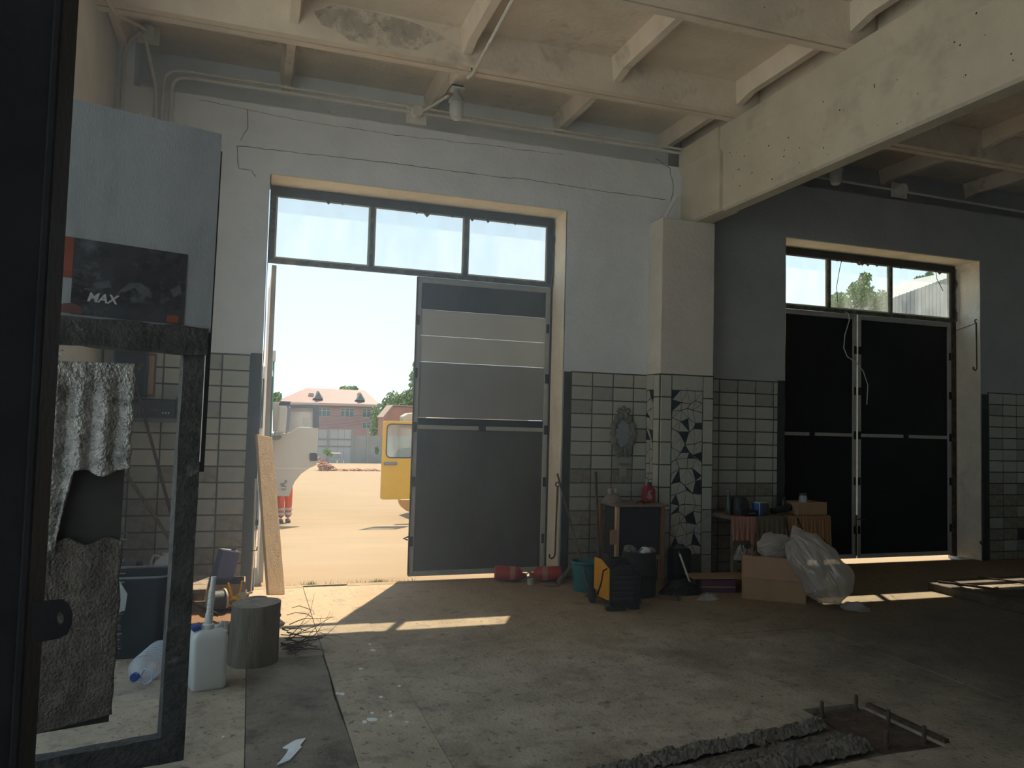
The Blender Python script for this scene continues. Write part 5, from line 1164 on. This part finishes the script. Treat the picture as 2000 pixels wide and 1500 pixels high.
o = MB().lathe([(0.0,0),(0.028,0),(0.034,0.055),(0.031,0.055),(0.026,0.004),(0,0.004)], 16).build('cup', mat('chipped_cup', (0.45,0.44,0.42), 0.5, 0.1), smooth=True); o.location = (2.655,-0.245,0); setup_props(o, 'small pale cup on the floor between the extinguishers', 'cup')
o = MB().lathe([(0.0,0),(0.06,0.0),(0.075,0.012),(0.05,0.024),(0.0,0.026)], 9).build('flat_stone', RUBBLE); o.location = (2.84,-0.34,0); o.scale = (1.2,0.8,1); setup_props(o, 'flat stone on the floor in front of the grey pipe', 'stone')
# ---- dark things right of the stand
bc = empty('black_canister', (4.12, -0.56, 0), label='tall black canister standing against the mosaic pillar', cat='canister')
loft([(0.095,0.07,0.02,0,0,0),(0.10,0.075,0.02,0.01,0,0),(0.10,0.075,0.02,0.34,0,0),(0.08,0.06,0.02,0.37,0,0)]).build('body', mat('black_oil_canister', (0.012,0.012,0.013), 0.5, 0.2), bc, smooth=True)
MB().tube([(-0.05,0,0.365),(-0.04,0,0.395),(0.04,0,0.395),(0.05,0,0.365)], 0.01, 7).build('handle', BLACKP, bc, smooth=True)
o = MB().tube([(4.10,-0.84,0.012),(4.045,-0.68,0.34)], 0.010, 7).build('grey_stick', PIPEW); setup_props(o, 'thin grey stick leaning on the tall black canister', 'stick'); MB().tube([(4.047,-0.686,0.328),(4.043,-0.676,0.352)], 0.013, 7).build('tip', STEEL_D, o)
def heap(name, loc, rx, ry, h, m, label, cat, seed, nz=3.0, amp=0.5):
    def fn(u, v):
        a = 2*math.pi*u; q = (1-v); r = q**0.7*(1+0.25*noise.noise((math.cos(a)*1.7+seed, math.sin(a)*1.7, 0)))
        z = h*(v**0.8)*(1+amp*noise.noise((math.cos(a)*r*nz+seed, math.sin(a)*r*nz, seed)))
        return (rx*r*math.cos(a), ry*r*math.sin(a), max(0.0, z))
    o = MB().grid(fn, 40, 14).build(name, m, smooth=True); o.location = loc; setup_props(o, label, cat); return o
o = heap('tarp_heap', (3.93,-0.90,0), 0.26, 0.14, 0.13, mat('black_tarp', (0.014,0.014,0.015), 0.45, 0.3, 8, 0.6, 25), 'crumpled black sheet heaped on the floor right of the scrap drum', 'sheet', 3)
o = heap('white_rag', (4.05,-1.20,0), 0.12, 0.055, 0.06, mat('dirty_rag', (0.34,0.32,0.29), 0.9, 0.15, 9, 0.5, 30), 'dirty white rag on the floor in front of the black sheet', 'rag', 5)
o = heap('brown_rag', (3.72,-1.16,0), 0.06, 0.04, 0.045, mat('brown_rag', (0.13,0.10,0.08), 0.9, 0.2, 9), 'small brown rag lump on the floor right of the welding machine', 'rag', 8)
pb_ = empty('purple_carton', (4.36, -0.88, 0), math.radians(-14), label='low dusky purple carton under the flattened cardboard', cat='carton')
MB().box(-0.20, 0.14, -0.10, 0.09, 0.0, 0.12).build('carton_body', mat('dusky_purple_card', (0.10,0.055,0.08), 0.8, 0.2, 6), pb_, bevel=0.004)
MB().box(-0.20, 0.14, -0.102, -0.099, 0.05, 0.06).build('tape', CARD, pb_)
fcd = empty('flattened_cardboard', (4.40, -0.80, 0.128), math.radians(-10), label='flattened cardboard sheet lying on the purple carton', cat='cardboard')
MB().grid(lambda u, v: (-0.30+0.62*u, -0.16+0.30*v, 0.0+0.012*noise.noise((u*2,v*2,1))*0 + 0.02*max(0,u-0.8)), 12, 6).build('sheet', CARD, fcd, solid=0.006)
MB().box(-0.10,0.10,-0.17,-0.165,0.003,0.012).build('fold', CARDL, fcd)
# ---- table under a cloth
CT = 0.67
tbl = empty('cloth_table', (5.29, -0.36, 0), label='low table under hanging cloths beside the closed gate', cat='table')
MB().box(-0.60, 0.60, -0.27, 0.29, CT-0.03, CT).build('tabletop', WOODG, tbl)
for (x, y) in ((-0.56,-0.23),(0.52,-0.23),(-0.56,0.22),(0.52,0.22)): MB().box(x, x+0.05, y, y+0.05, 0, CT-0.03).build('leg', WOODG, tbl)
def cloth(x0, x1, drop, y, m, name, label, seed, k=0.012, f=44, tail=0.0):
    def fn(u, v):
        x = x0+(x1-x0)*u; w = min(1, max(0, (v-0.3)/0.15))
        if v < 0.35:
            t = v/0.35; return (x, 0.10 - t*(0.10+abs(y)), CT+0.004+0.002*noise.noise((u*4,v*4,seed)))
        t = (v-0.35)/0.65; z = CT+0.003-(drop + tail*max(0,u-0.75)*4)*t
        return (x + 0.01*noise.noise((u*6,t*3,seed))*t, -abs(y) - 0.004 - k*t*(1+math.sin(u*f+2*noise.noise((u*3,1,seed)))), z)
    o = MB().grid(fn, 90, 26).build(name, m, smooth=True, solid=0.003); o.location = (5.29, -0.36, 0.0); setup_props(o, label, 'cloth'); return o
def striped(name, c1, c2, sc):
    m = bpy.data.materials.new(name); m.use_nodes = True; N = m.node_tree.nodes; L = m.node_tree.links; b = N['Principled BSDF']
    tc = N.new('ShaderNodeTexCoord'); wv = N.new('ShaderNodeTexWave'); wv.wave_type = 'BANDS'; wv.bands_direction = 'X'; wv.inputs['Scale'].default_value = sc; wv.inputs['Distortion'].default_value = 0.6
    mx = N.new('ShaderNodeMixRGB'); mx.inputs[1].default_value = (*c1,1); mx.inputs[2].default_value = (*c2,1)
    L.new(tc.outputs['Object'], wv.inputs['Vector']); L.new(wv.outputs['Fac'], mx.inputs[0]); L.new(mx.outputs[0], b.inputs['Base Color']); b.inputs['Roughness'].default_value = 0.9
    MATS[name] = m; return m
cloth(-0.61, -0.33, 0.24, 0.275, striped('salmon_check_cloth', (0.33,0.15,0.11), (0.44,0.24,0.18), 7), 'table_cloth', 'salmon checked cloth hanging at the pillar end of the table', 1, 0.006, 30, 0.12)
cloth(-0.325, 0.06, 0.36, 0.275, mat('olive_cloth', (0.15,0.13,0.09), 0.95, 0.15, 8), 'table_cloth', 'olive brown cloth hanging lowest at the middle of the table', 2, 0.014, 38)
cloth(0.065, 0.615, 0.21, 0.275, striped('brown_striped_cloth', (0.22,0.125,0.065), (0.32,0.19,0.10), 9), 'table_cloth', 'brown striped cloth hanging at the gate end of the table', 3, 0.010, 70, 0.12)
ZT = CT+0.008
def item(name, x, y, label, cat): return empty(name, (x, y, ZT), label=label, cat=cat)
c_ = item('blue_tin', 5.075, -0.52, 'round blue paint tin at the front of the cloth table', 'tin')
MB().lathe([(0,0),(0.058,0),(0.06,0.005),(0.06,0.125),(0.056,0.13),(0,0.13)], 24).build('can', mat('blue_tin_print', (0.03,0.10,0.30), 0.35, 0.15, 5, spec=0.5), c_, smooth=True); MB().lathe([(0.061,0.128),(0.061,0.134),(0.05,0.134)], 24).build('rim', mat('worn_tin', (0.45,0.45,0.5), 0.35, 0.1, metal=0.7), c_, smooth=True)
MB().prism([(-0.028,0.0),(-0.02,0.0),(-0.02,0.13),(-0.028,0.13)], 'y', -0.0595, -0.052).build('label_stripe', HDPE, c_)
c_ = item('dark_bottle', 4.74, -0.48, 'slim dark bottle at the pillar end of the cloth table', 'bottle'); MB().lathe([(0,0),(0.03,0),(0.032,0.01),(0.032,0.15),(0.014,0.20),(0.014,0.245),(0,0.245)], 18).build('glass', mat('dark_bottle_glass', (0.05,0.06,0.06), 0.2, 0.1, spec=0.5), c_, smooth=True); MB().lathe([(0.016,0.235),(0.016,0.255),(0,0.255)], 12).build('cap', GREYP, c_)
c_ = item('dark_helmet', 4.89, -0.45, 'rounded dark welding helmet behind the slim bottle on the table', 'helmet'); MB().lathe([(0.10,0),(0.108,0.03),(0.10,0.12),(0.07,0.18),(0.0,0.20)], 22).build('shell', mat('charcoal_helmet', (0.04,0.042,0.045), 0.5, 0.2), c_, smooth=True); MB().box(-0.05,0.05,-0.113,-0.09,0.07,0.115).build('visor', BLACKP, c_, bevel=0.004)
c_ = item('low_case', 4.93, -0.575, 'flat dark tool case in front of the helmet on the table', 'case'); MB().box(-0.08,0.075,-0.04,0.03,0,0.055).build('case_body', STEEL_BLK, c_, bevel=0.006); MB().tube([(-0.03,-0.04,0.03),(-0.03,-0.055,0.03),(0.03,-0.055,0.03),(0.03,-0.04,0.03)], 0.005, 6).build('handle', GREYP, c_)
c_ = item('green_jar', 5.20, -0.46, 'small murky green jar between blue tin and grinder', 'jar'); MB().lathe([(0,0),(0.045,0),(0.048,0.01),(0.048,0.10),(0.036,0.12),(0,0.12)], 18).build('jar_body', mat('murky_green', (0.10,0.11,0.06), 0.4, 0.2), c_, smooth=True); MB().lathe([(0.04,0.118),(0.04,0.14),(0,0.14)], 16).build('lid', mat('pale_lid', (0.30,0.30,0.22), 0.6, 0.1), c_)
c_ = item('angle_grinder', 5.40, -0.47, 'black angle grinder lying on the table beside the cardboard tray', 'grinder'); b = MB(); b.m = Matrix.Translation((0,0,0.05)) @ Matrix.Rotation(math.radians(80),4,'Y'); b.lathe([(0,-0.12),(0.03,-0.12),(0.035,-0.05),(0.032,0.03),(0.045,0.05),(0.045,0.11),(0.03,0.13),(0,0.13)], 16).build('body', BLACKP, c_, smooth=True)
MB().lathe([(0,0),(0.06,0),(0.06,0.004),(0,0.004)], 20, (0.10,-0.02,0.035)).build('disc', GREYP, c_); MB().tube([(0.06,0,0.07),(0.07,0.03,0.13),(0.075,0.04,0.165)], 0.014, 8).build('side_handle', BLACKP, c_); MB().lathe([(0,0),(0.008,0.004),(0,0.012)], 8, (0.075,0.04,0.166)).build('bolt_head', mat('bright_metal', (0.7,0.7,0.7), 0.25, 0.05, metal=0.9), c_)
c_ = item('cardboard_tray', 5.70, -0.47, 'open cardboard tray holding a jar on the cloth table', 'tray')
for (x0,x1,y0,y1) in ((-0.18,0.19,-0.13,-0.126),(-0.18,0.19,0.126,0.13),(-0.18,-0.176,-0.126,0.126),(0.186,0.19,-0.126,0.126)): MB().box(x0,x1,y0,y1,0,0.13).build('side', CARD, c_)
MB().box(-0.176,0.186,-0.126,0.126,0,0.005).build('base', CARD, c_); MB().box(-0.18,0.19,-0.131,-0.125,0.128,0.132).build('torn_edge', CARDL, c_)
g_ = empty('glass_jar', (5.66, -0.50, ZT+0.006), label='clear glass jar with dark lid standing in the cardboard tray', cat='jar')
MB().lathe([(0,0),(0.042,0),(0.045,0.01),(0.045,0.17),(0.036,0.19),(0.036,0.20)], 20).build('jar_glass', PET, g_, smooth=True); MB().lathe([(0.04,0.195),(0.04,0.215),(0,0.218)], 16).build('lid', STEEL_D, g_); MB().lathe([(0,0.01),(0.04,0.01),(0.04,0.12),(0,0.12)], 18).build('contents', mat('dark_liquid', (0.12,0.10,0.08), 0.3, 0.1), g_, smooth=True)
for (p, lab) in (([(5.30,-0.60,ZT+0.01),(5.31,-0.652,CT-0.02),(5.36,-0.672,CT-0.22)], 'black cord hanging down the left of the striped cloth'), ([(5.46,-0.58,ZT+0.01),(5.47,-0.652,CT-0.02),(5.55,-0.672,CT-0.20)], 'black cord slanting down the middle of the striped cloth')):
    o = MB().tube(p, 0.005, 6).build('cord', RUBBER, smooth=True); setup_props(o, lab, 'cord')
# ---- big cardboard box with plastic bags
bb = empty('cardboard_box', (4.72, -1.25, 0), math.radians(-38), label='big open cardboard box full of rubbish on the floor', cat='box')
BW, BD, BH = 0.28, 0.20, 0.40
BRUB = mat('grey_rubbish', (0.25,0.23,0.21), 0.85, 0.3, 10, 0.5, 30)
for (x0,x1,y0,y1) in ((-BW,BW,-BD,-BD+0.006),(-BW,BW,BD-0.006,BD),(-BW,-BW+0.006,-BD,BD),(BW-0.006,BW,-BD,BD)):
    MB().box(x0,x1,y0,y1,0.0,0.195).build('lower_panel', CARD, bb); MB().box(x0-0.004 if x0 == -BW else x0, x1+0.004 if x1 == BW else x1, y0-0.004, y1+0.002, 0.197, BH).build('upper_panel', mat('warm_cardboard', (0.40,0.245,0.16), 0.9, 0.08, 6), bb)
MB().box(-BW,BW,-BD,BD,0,0.006).build('base', CARD, bb); MB().box(-BW+0.01,BW-0.01,-BD+0.01,BD-0.01,0.28,0.34).build('rubbish_fill', BRUB, bb)['kind'] = 'stuff'
PLAST = bpy.data.materials.new('clear_film'); PLAST.use_nodes = True; N = PLAST.node_tree.nodes; L = PLAST.node_tree.links; N.clear()
o_ = N.new('ShaderNodeOutputMaterial'); d_ = N.new('ShaderNodeBsdfDiffuse'); d_.inputs[0].default_value = (0.62,0.60,0.57,1); t_ = N.new('ShaderNodeBsdfTranslucent'); t_.inputs[0].default_value = (0.75,0.72,0.66,1)
g1 = N.new('ShaderNodeBsdfGlossy'); g1.inputs['Roughness'].default_value = 0.22; tr_ = N.new('ShaderNodeBsdfTransparent')
a1 = N.new('ShaderNodeMixShader'); a1.inputs[0].default_value = 0.6; a2 = N.new('ShaderNodeMixShader'); a2.inputs[0].default_value = 0.10; a3 = N.new('ShaderNodeMixShader'); a3.inputs[0].default_value = 0.28
L.new(d_.outputs[0], a1.inputs[1]); L.new(t_.outputs[0], a1.inputs[2]); L.new(a1.outputs[0], a2.inputs[1]); L.new(g1.outputs[0], a2.inputs[2]); L.new(a2.outputs[0], a3.inputs[1]); L.new(tr_.outputs[0], a3.inputs[2]); L.new(a3.outputs[0], o_.inputs[0])
def wrinkled(path, radii, name, label, seed, loc, flat=1.0, folds=9):
    path = [Vector(p)-Vector(loc) for p in path]
    def fn(u, v):
        t = v*(len(path)-1); i = min(int(t), len(path)-2); f = t-i; f2 = f*f*(3-2*f)
        c = path[i].lerp(path[i+1], f); r = radii[i]+(radii[i+1]-radii[i])*f2
        d = (path[min(i+1,len(path)-1)]-path[i]).normalized(); s = d.cross(Vector((0.5,0.85,0.1))).normalized(); w = s.cross(d)
        a = 2*math.pi*u; k = 1+0.13*math.sin(a*folds+4*noise.noise((v*3,seed,1)))*noise.noise((a*0.7,v*2,seed)) + 0.22*noise.noise((math.cos(a)*1.6+seed,math.sin(a)*1.6,v*4)) + 0.20*(abs(noise.noise((math.cos(a)*3+seed*2,math.sin(a)*3,v*3.2)))-0.25) + 0.16*(abs(noise.noise((math.cos(a)*7,math.sin(a)*7,v*7+seed)))-0.2)
        p = c + (s*math.cos(a)*r*flat + w*math.sin(a)*r)*k
        p.z = max(p.z, 0.003-loc[2]); return p
    o = MB().grid(fn, 150, 100).build(name, PLAST, smooth=False)
    for pl in o.data.polygons: pl.use_smooth = True
    o.location = loc; setup_props(o, label, 'plastic bag'); return o
wrinkled([(4.70,-1.50,0.60),(4.72,-1.52,0.60),(4.78,-1.58,0.50),(4.86,-1.66,0.36),(4.93,-1.74,0.22),(4.97,-1.78,0.11),(4.99,-1.80,0.05)], [0.01,0.11,0.17,0.19,0.20,0.15,0.02], 'plastic_bag', 'big clear plastic bag slumped down the front of the cardboard box', 2.0, (4.86,-1.66,0.0))
wrinkled([(4.50,-1.30,0.44),(4.53,-1.32,0.46),(4.62,-1.36,0.50),(4.70,-1.38,0.50),(4.78,-1.36,0.47)], [0.01,0.08,0.11,0.10,0.01], 'plastic_bag', 'smaller clear plastic bag puffed out of the cardboard box top', 5.0, (4.64,-1.35,0.34))
wrinkled([(5.00,-1.80,0.03),(5.04,-1.84,0.03),(5.12,-1.89,0.025),(5.20,-1.93,0.012)], [0.01,0.04,0.05,0.02], 'plastic_scrap', 'scrap of clear film trailing on the floor from the big bag', 7.0, (5.1,-1.87,0.0))
for k, (x, y, lab, m) in enumerate(((4.45,-1.13,'grey crumpled rubbish at the corner of the cardboard box',BRUB),(4.54,-1.18,'brown crumpled wrapper in the cardboard box behind the bag',mat('brown_wrapper',(0.20,0.12,0.09),0.6,0.3,10)))):
    o = heap('crumpled_rubbish', (x, y, 0.342), 0.09, 0.08, 0.12, m, lab, 'rubbish', 11+k, 5.0, 0.8)
# ---- inspection pit kerb with covers at the right edge
BM_ = mat('dark_timber_kerb', (0.10,0.08,0.06), 0.85, 0.25, 6, 0.3, 25, col2=(0.13,0.11,0.09), f2=(0.55,0.7), s2=4)
pit = empty('pit_kerb', (7.6, -2.2, 0), label='dark timber kerb around the inspection pit at the picture edge', cat='kerb'); po = -Vector(pit.location)
for nm, bx_ in (('side_beam', (6.53,6.70,-3.4,-1.30)), ('end_beam', (6.71,9.2,-1.42,-1.22)), ('side_beam', (8.6,8.78,-3.4,-1.43))):
    o = MB().box(bx_[0],bx_[1],bx_[2],bx_[3],0.0,0.08).build(nm, BM_, pit, bevel=0.01); o.location = po
for i in range(3):
    o = MB().box(6.70,8.6,-1.66-i*0.24,-1.44-i*0.24,0.0,0.055).build('cover_board', BM_ if i else WOODG, pit, bevel=0.006); o.location = po
o = MB().box(6.70,8.6,-3.4,-2.15,0.0,0.004).build('pit_opening', mat('pit_darkness', (0.008,0.008,0.008), 0.9, 0.1), pit); o.location = po  # flat black sheet painted in for the shade of the open pit
for (p, q, lab) in (((6.60,-1.36,0.093),(6.98,-1.66,0.068),'thin iron bar lying over the corner of the pit kerb'), ((7.25,-1.27,0.093),(7.62,-1.52,0.068),'second iron bar lying farther along the pit cover')):
    o = MB().tube([p, q], 0.012, 6).build('pry_bar', RUST); setup_props(o, lab, 'bar')
    MB().tube([q, (q[0]+0.03,q[1]-0.03,q[2]+0.012)], 0.014, 6).build('claw', RUST, o)
# ---- anchor bolts in the floor
for k, (x, y, lab) in enumerate(((3.057,-3.839,'leftmost anchor bolt standing at the far edge of the floor plate'),(3.324,-3.805,'anchor bolt at the far right corner of the floor plate'),(3.325,-4.038,'anchor bolt halfway along the right edge of the floor plate'),(3.327,-4.27,'anchor bolt at the near right corner of the floor plate'),(3.085,-4.27,'anchor bolt nearest the camera at the floor plate'))):
    t = empty('anchor_bolt', (x, y, -0.015), label=lab, cat='bolt', group='anchor bolts in the floor')
    MB().lathe([(0.0105,0),(0.0105,0.083),(0.007,0.087),(0,0.087)], 10).build('shank', RUST, t, smooth=True)
    MB().lathe([(0.017,0.004),(0.017,0.016),(0.0105,0.017)], 6).build('nut', RUST, t); MB().lathe([(0.022,0.0),(0.022,0.004),(0,0.004)], 12).build('washer', RUST, t)
# ================================================================== LAMPS AND CONDUITS
def pipe(name, pts, r, label, m=PIPEW, cat='conduit', clips=()):
    o = MB().tube(pts, r, 8).build(name, m, smooth=True); setup_props(o, label, cat)
    for c in clips: MB().box(c[0]-0.02, c[0]+0.02, c[1]-r-0.004, c[1]+r+0.014, c[2]-r-0.006, c[2]+r+0.006).build('clip', m, o)
    return o
def wallpts(pxs, y): return [tuple(at(a, b2, y=y)) for a, b2 in pxs]
y = -0.028
def elbow(p0, corner, p1, n=7, r=0.13):
    p0, c, p1 = Vector(p0), Vector(corner), Vector(p1); a = c+(p0-c).normalized()*r; b2 = c+(p1-c).normalized()*r
    return [p0] + [(a*(1-t)**2 + c*2*t*(1-t) + b2*t*t) for t in [i/n for i in range(n+1)]] + [p1]
pipe('conduit', elbow((-0.785,y,2.2), (-0.785,y,4.585), (4.40,y,4.60)), 0.017, 'lower of the two pale conduits running along the wall top', clips=((0.8,y,4.587),(2.0,y,4.59),(3.4,y,4.595)))
pipe('conduit', elbow((-0.855,y,2.2), (-0.855,y,4.64), (4.40,y,4.645), r=0.15), 0.014, 'upper of the two pale conduits running along the wall top')
pipe('conduit', [(-0.905,y,2.2),(-0.905,y,4.25),(-0.915,y-0.01,4.45),(-0.98,-0.12,4.72),(-1.0,-0.2,4.82)], 0.014, 'conduit rising from behind the leaf to the corner ceiling box')
pipe('conduit', elbow((-1.18,y,2.3), (-1.18,y,4.80), (-1.03,-0.19,4.86), r=0.13), 0.015, 'conduit rising in the wall corner and bending to the ceiling box')
bxp = at(287, 100, y=-0.20)
jb_ = empty('ceiling_box', (bxp.x, -0.20, 4.94), label='round junction box on a plate in the ceiling corner', cat='junction box')
MB().box(-0.09, 0.09, -0.012+0.06, 0.012+0.06, -0.16, 0.0).build('plate', PIPEW, jb_, bevel=0.003); MB().lathe([(0.0,-0.13),(0.05,-0.125),(0.055,-0.05),(0.055,-0.04),(0,-0.04)], 18).build('cover', PIPEW, jb_, smooth=True)
pipe('conduit', [(bxp.x-0.01,-0.24,4.86),(-1.12,-0.96,4.625),(-1.18,-1.6,4.62),(-1.19,-2.46,4.62)], 0.017, 'conduit slanting from the corner box across the first rib')
# lamp fixtures
LGL = bpy.data.materials.new('lamp_jar_glass'); LGL.use_nodes = True; q = LGL.node_tree.nodes['Principled BSDF']; q.inputs['Base Color'].default_value = (0.75,0.78,0.76,1); q.inputs['Roughness'].default_value = 0.12; q.inputs['Alpha'].default_value = 0.45; q.inputs['Specular IOR Level'].default_value = 0.7
def jar_lamp(x, yy, ztop, label):
    t = empty('jar_lamp', (x, yy, ztop), label=label, cat='lamp', group='glass jar lamps on the ceiling ribs')
    MB().box(-0.055, 0.055, -0.02, 0.02, -0.075, 0.0).build('bracket', STEEL_D, t, bevel=0.004); MB().box(-0.06, 0.06, -0.06, 0.06, -0.085, -0.072).build('bracket_plate', PIPEW, t)
    MB().lathe([(0.0,-0.085),(0.03,-0.085),(0.032,-0.13),(0.07,-0.17),(0.075,-0.195),(0.06,-0.20),(0.0,-0.20)], 20).build('socket_cap', mat('grey_porcelain', (0.36,0.37,0.37), 0.5, 0.1), t, smooth=True)
    MB().lathe([(0.058,-0.198),(0.064,-0.23),(0.064,-0.30),(0.05,-0.345),(0.025,-0.362),(0.0,-0.366)], 22).build('glass_jar', LGL, t, smooth=True)
    MB().lathe([(0.0,-0.20),(0.014,-0.20),(0.016,-0.235),(0.032,-0.265),(0.03,-0.295),(0.0,-0.315)], 16).build('bulb', mat('frosted_bulb', (0.72,0.72,0.68), 0.4, 0.03), t, smooth=True)
    MB().lathe([(0.006,-0.20),(0.006,-0.185)], 6, (0.066,0,0)).build('clamp_screw', PIPEW, t)
    return t
jar_lamp(1.665, -0.66, 4.68, 'glass jar lamp hanging near the conduit above the open gate')
# crumbled rib end beside the lamp
MB().box(1.60, 1.73, -0.91, -0.62, 4.64, 4.78).build('rib_stub', CEILING, ceiling, bevel=0.02)
jar_lamp(5.97, -0.62, 4.63, 'glass jar lamp hanging in the darker bay right of the beam')
MB().box(5.92, 6.02, -0.90, -0.58, 4.63, 4.80).build('rib_stub', CEILING, ceiling, bevel=0.02)
pipe('conduit', [(1.70,-0.90,4.615),(1.72,-1.00,4.615),(at(1000,2,z=4.615).x,at(1000,2,z=4.615).y,4.615),(1.73,-4.0,4.615)], 0.015, 'conduit crossing the ribs from the lamp above the open gate', PIPEW)
pipe('lamp_cable', [(1.66,-1.04,4.78),(1.665,-1.06,4.70),(1.70,-1.04,4.625)], 0.006, 'short black cable looping off the rib beside the lamp', RUBBER, 'cable')
pipe('conduit', [(1.60,-0.60,4.56),(1.53,-0.30,4.58),(1.47,-0.07,4.60)], 0.013, 'short conduit from the lamp bracket to the wall conduit box')
wb_ = empty('wall_box', (1.42, -0.045, 4.59), label='round junction box with square plate on the wall conduit', cat='junction box')
M = MB(); M.m = Matrix.Rotation(math.pi/2, 4, 'X'); M.lathe([(0.0,0.05),(0.055,0.05),(0.06,0.03),(0.06,-0.01),(0,-0.01)], 18).build('cover', PIPEW, wb_, smooth=True)
MB().box(-0.10, 0.10, 0.01, 0.022, -0.12, 0.05).build('plate', PIPEW, wb_, bevel=0.003)
pipe('conduit', [(4.85,y,4.58),(7.35,y,4.56),(9.9,y,4.53)], 0.016, 'pale conduit along the wall top in the darker bay')
wb2 = empty('wall_box', (7.45, -0.045, 4.56), label='junction box on the conduit above the closed gate', cat='junction box')
M = MB(); M.m = Matrix.Rotation(math.pi/2, 4, 'X'); M.lathe([(0.0,0.06),(0.07,0.06),(0.075,0.03),(0.075,-0.01),(0,-0.01)], 18).build('cover', PIPEW, wb2, smooth=True); MB().box(-0.12, 0.12, 0.01, 0.02, -0.09, 0.09).build('plate', PIPEW, wb2)
# loose white cable on the closed gate
pts = [tuple(at(a, b2, y=0.33)) for a, b2 in ((1650,609),(1657,612),(1659,625),(1650,655),(1648,680),(1655,697),(1672,707),(1686,725),(1695,752),(1693,790))]
pipe('loose_cable', pts, 0.006, 'loose white cable dangling over the closed black gate', mat('white_cable', (0.62,0.62,0.60), 0.5, 0.05), 'cable')
for (pp, lab) in (([(1646,500),(1640,525),(1634,560),(1636,590)], 'dark wire hanging in the middle transom pane of the closed gate'), ([(1826,520),(1830,545),(1842,568)], 'dark wire hanging in the right transom pane of the closed gate')):
    pipe('pane_wire', [tuple(at(a, b2, y=0.345)) for a, b2 in pp], 0.004, lab, RUBBER, 'wire')
# ================================================================== HAZE ADDED TO IMITATE LENS GLARE
HZ = bpy.data.materials.new('dusty_air'); HZ.use_nodes = True; N = HZ.node_tree.nodes; N.clear()
ho = N.new('ShaderNodeOutputMaterial'); hv = N.new('ShaderNodeVolumeScatter'); hv.inputs['Color'].default_value = (0.66, 0.82, 1.0, 1); hv.inputs['Density'].default_value = 0.055; hv.inputs['Anisotropy'].default_value = 0.7
HZ.node_tree.links.new(hv.outputs[0], ho.inputs['Volume'])
hz = MB().box(XL+0.01, 2.9, -3.5, -0.01, 0.02, 4.63).build('haze', HZ)  # added volume imitating lens glare
setup_props(hz, 'faint dusty haze hanging in the air of the hall', 'haze', kind='stuff')
scene.cycles.volume_bounces = 1
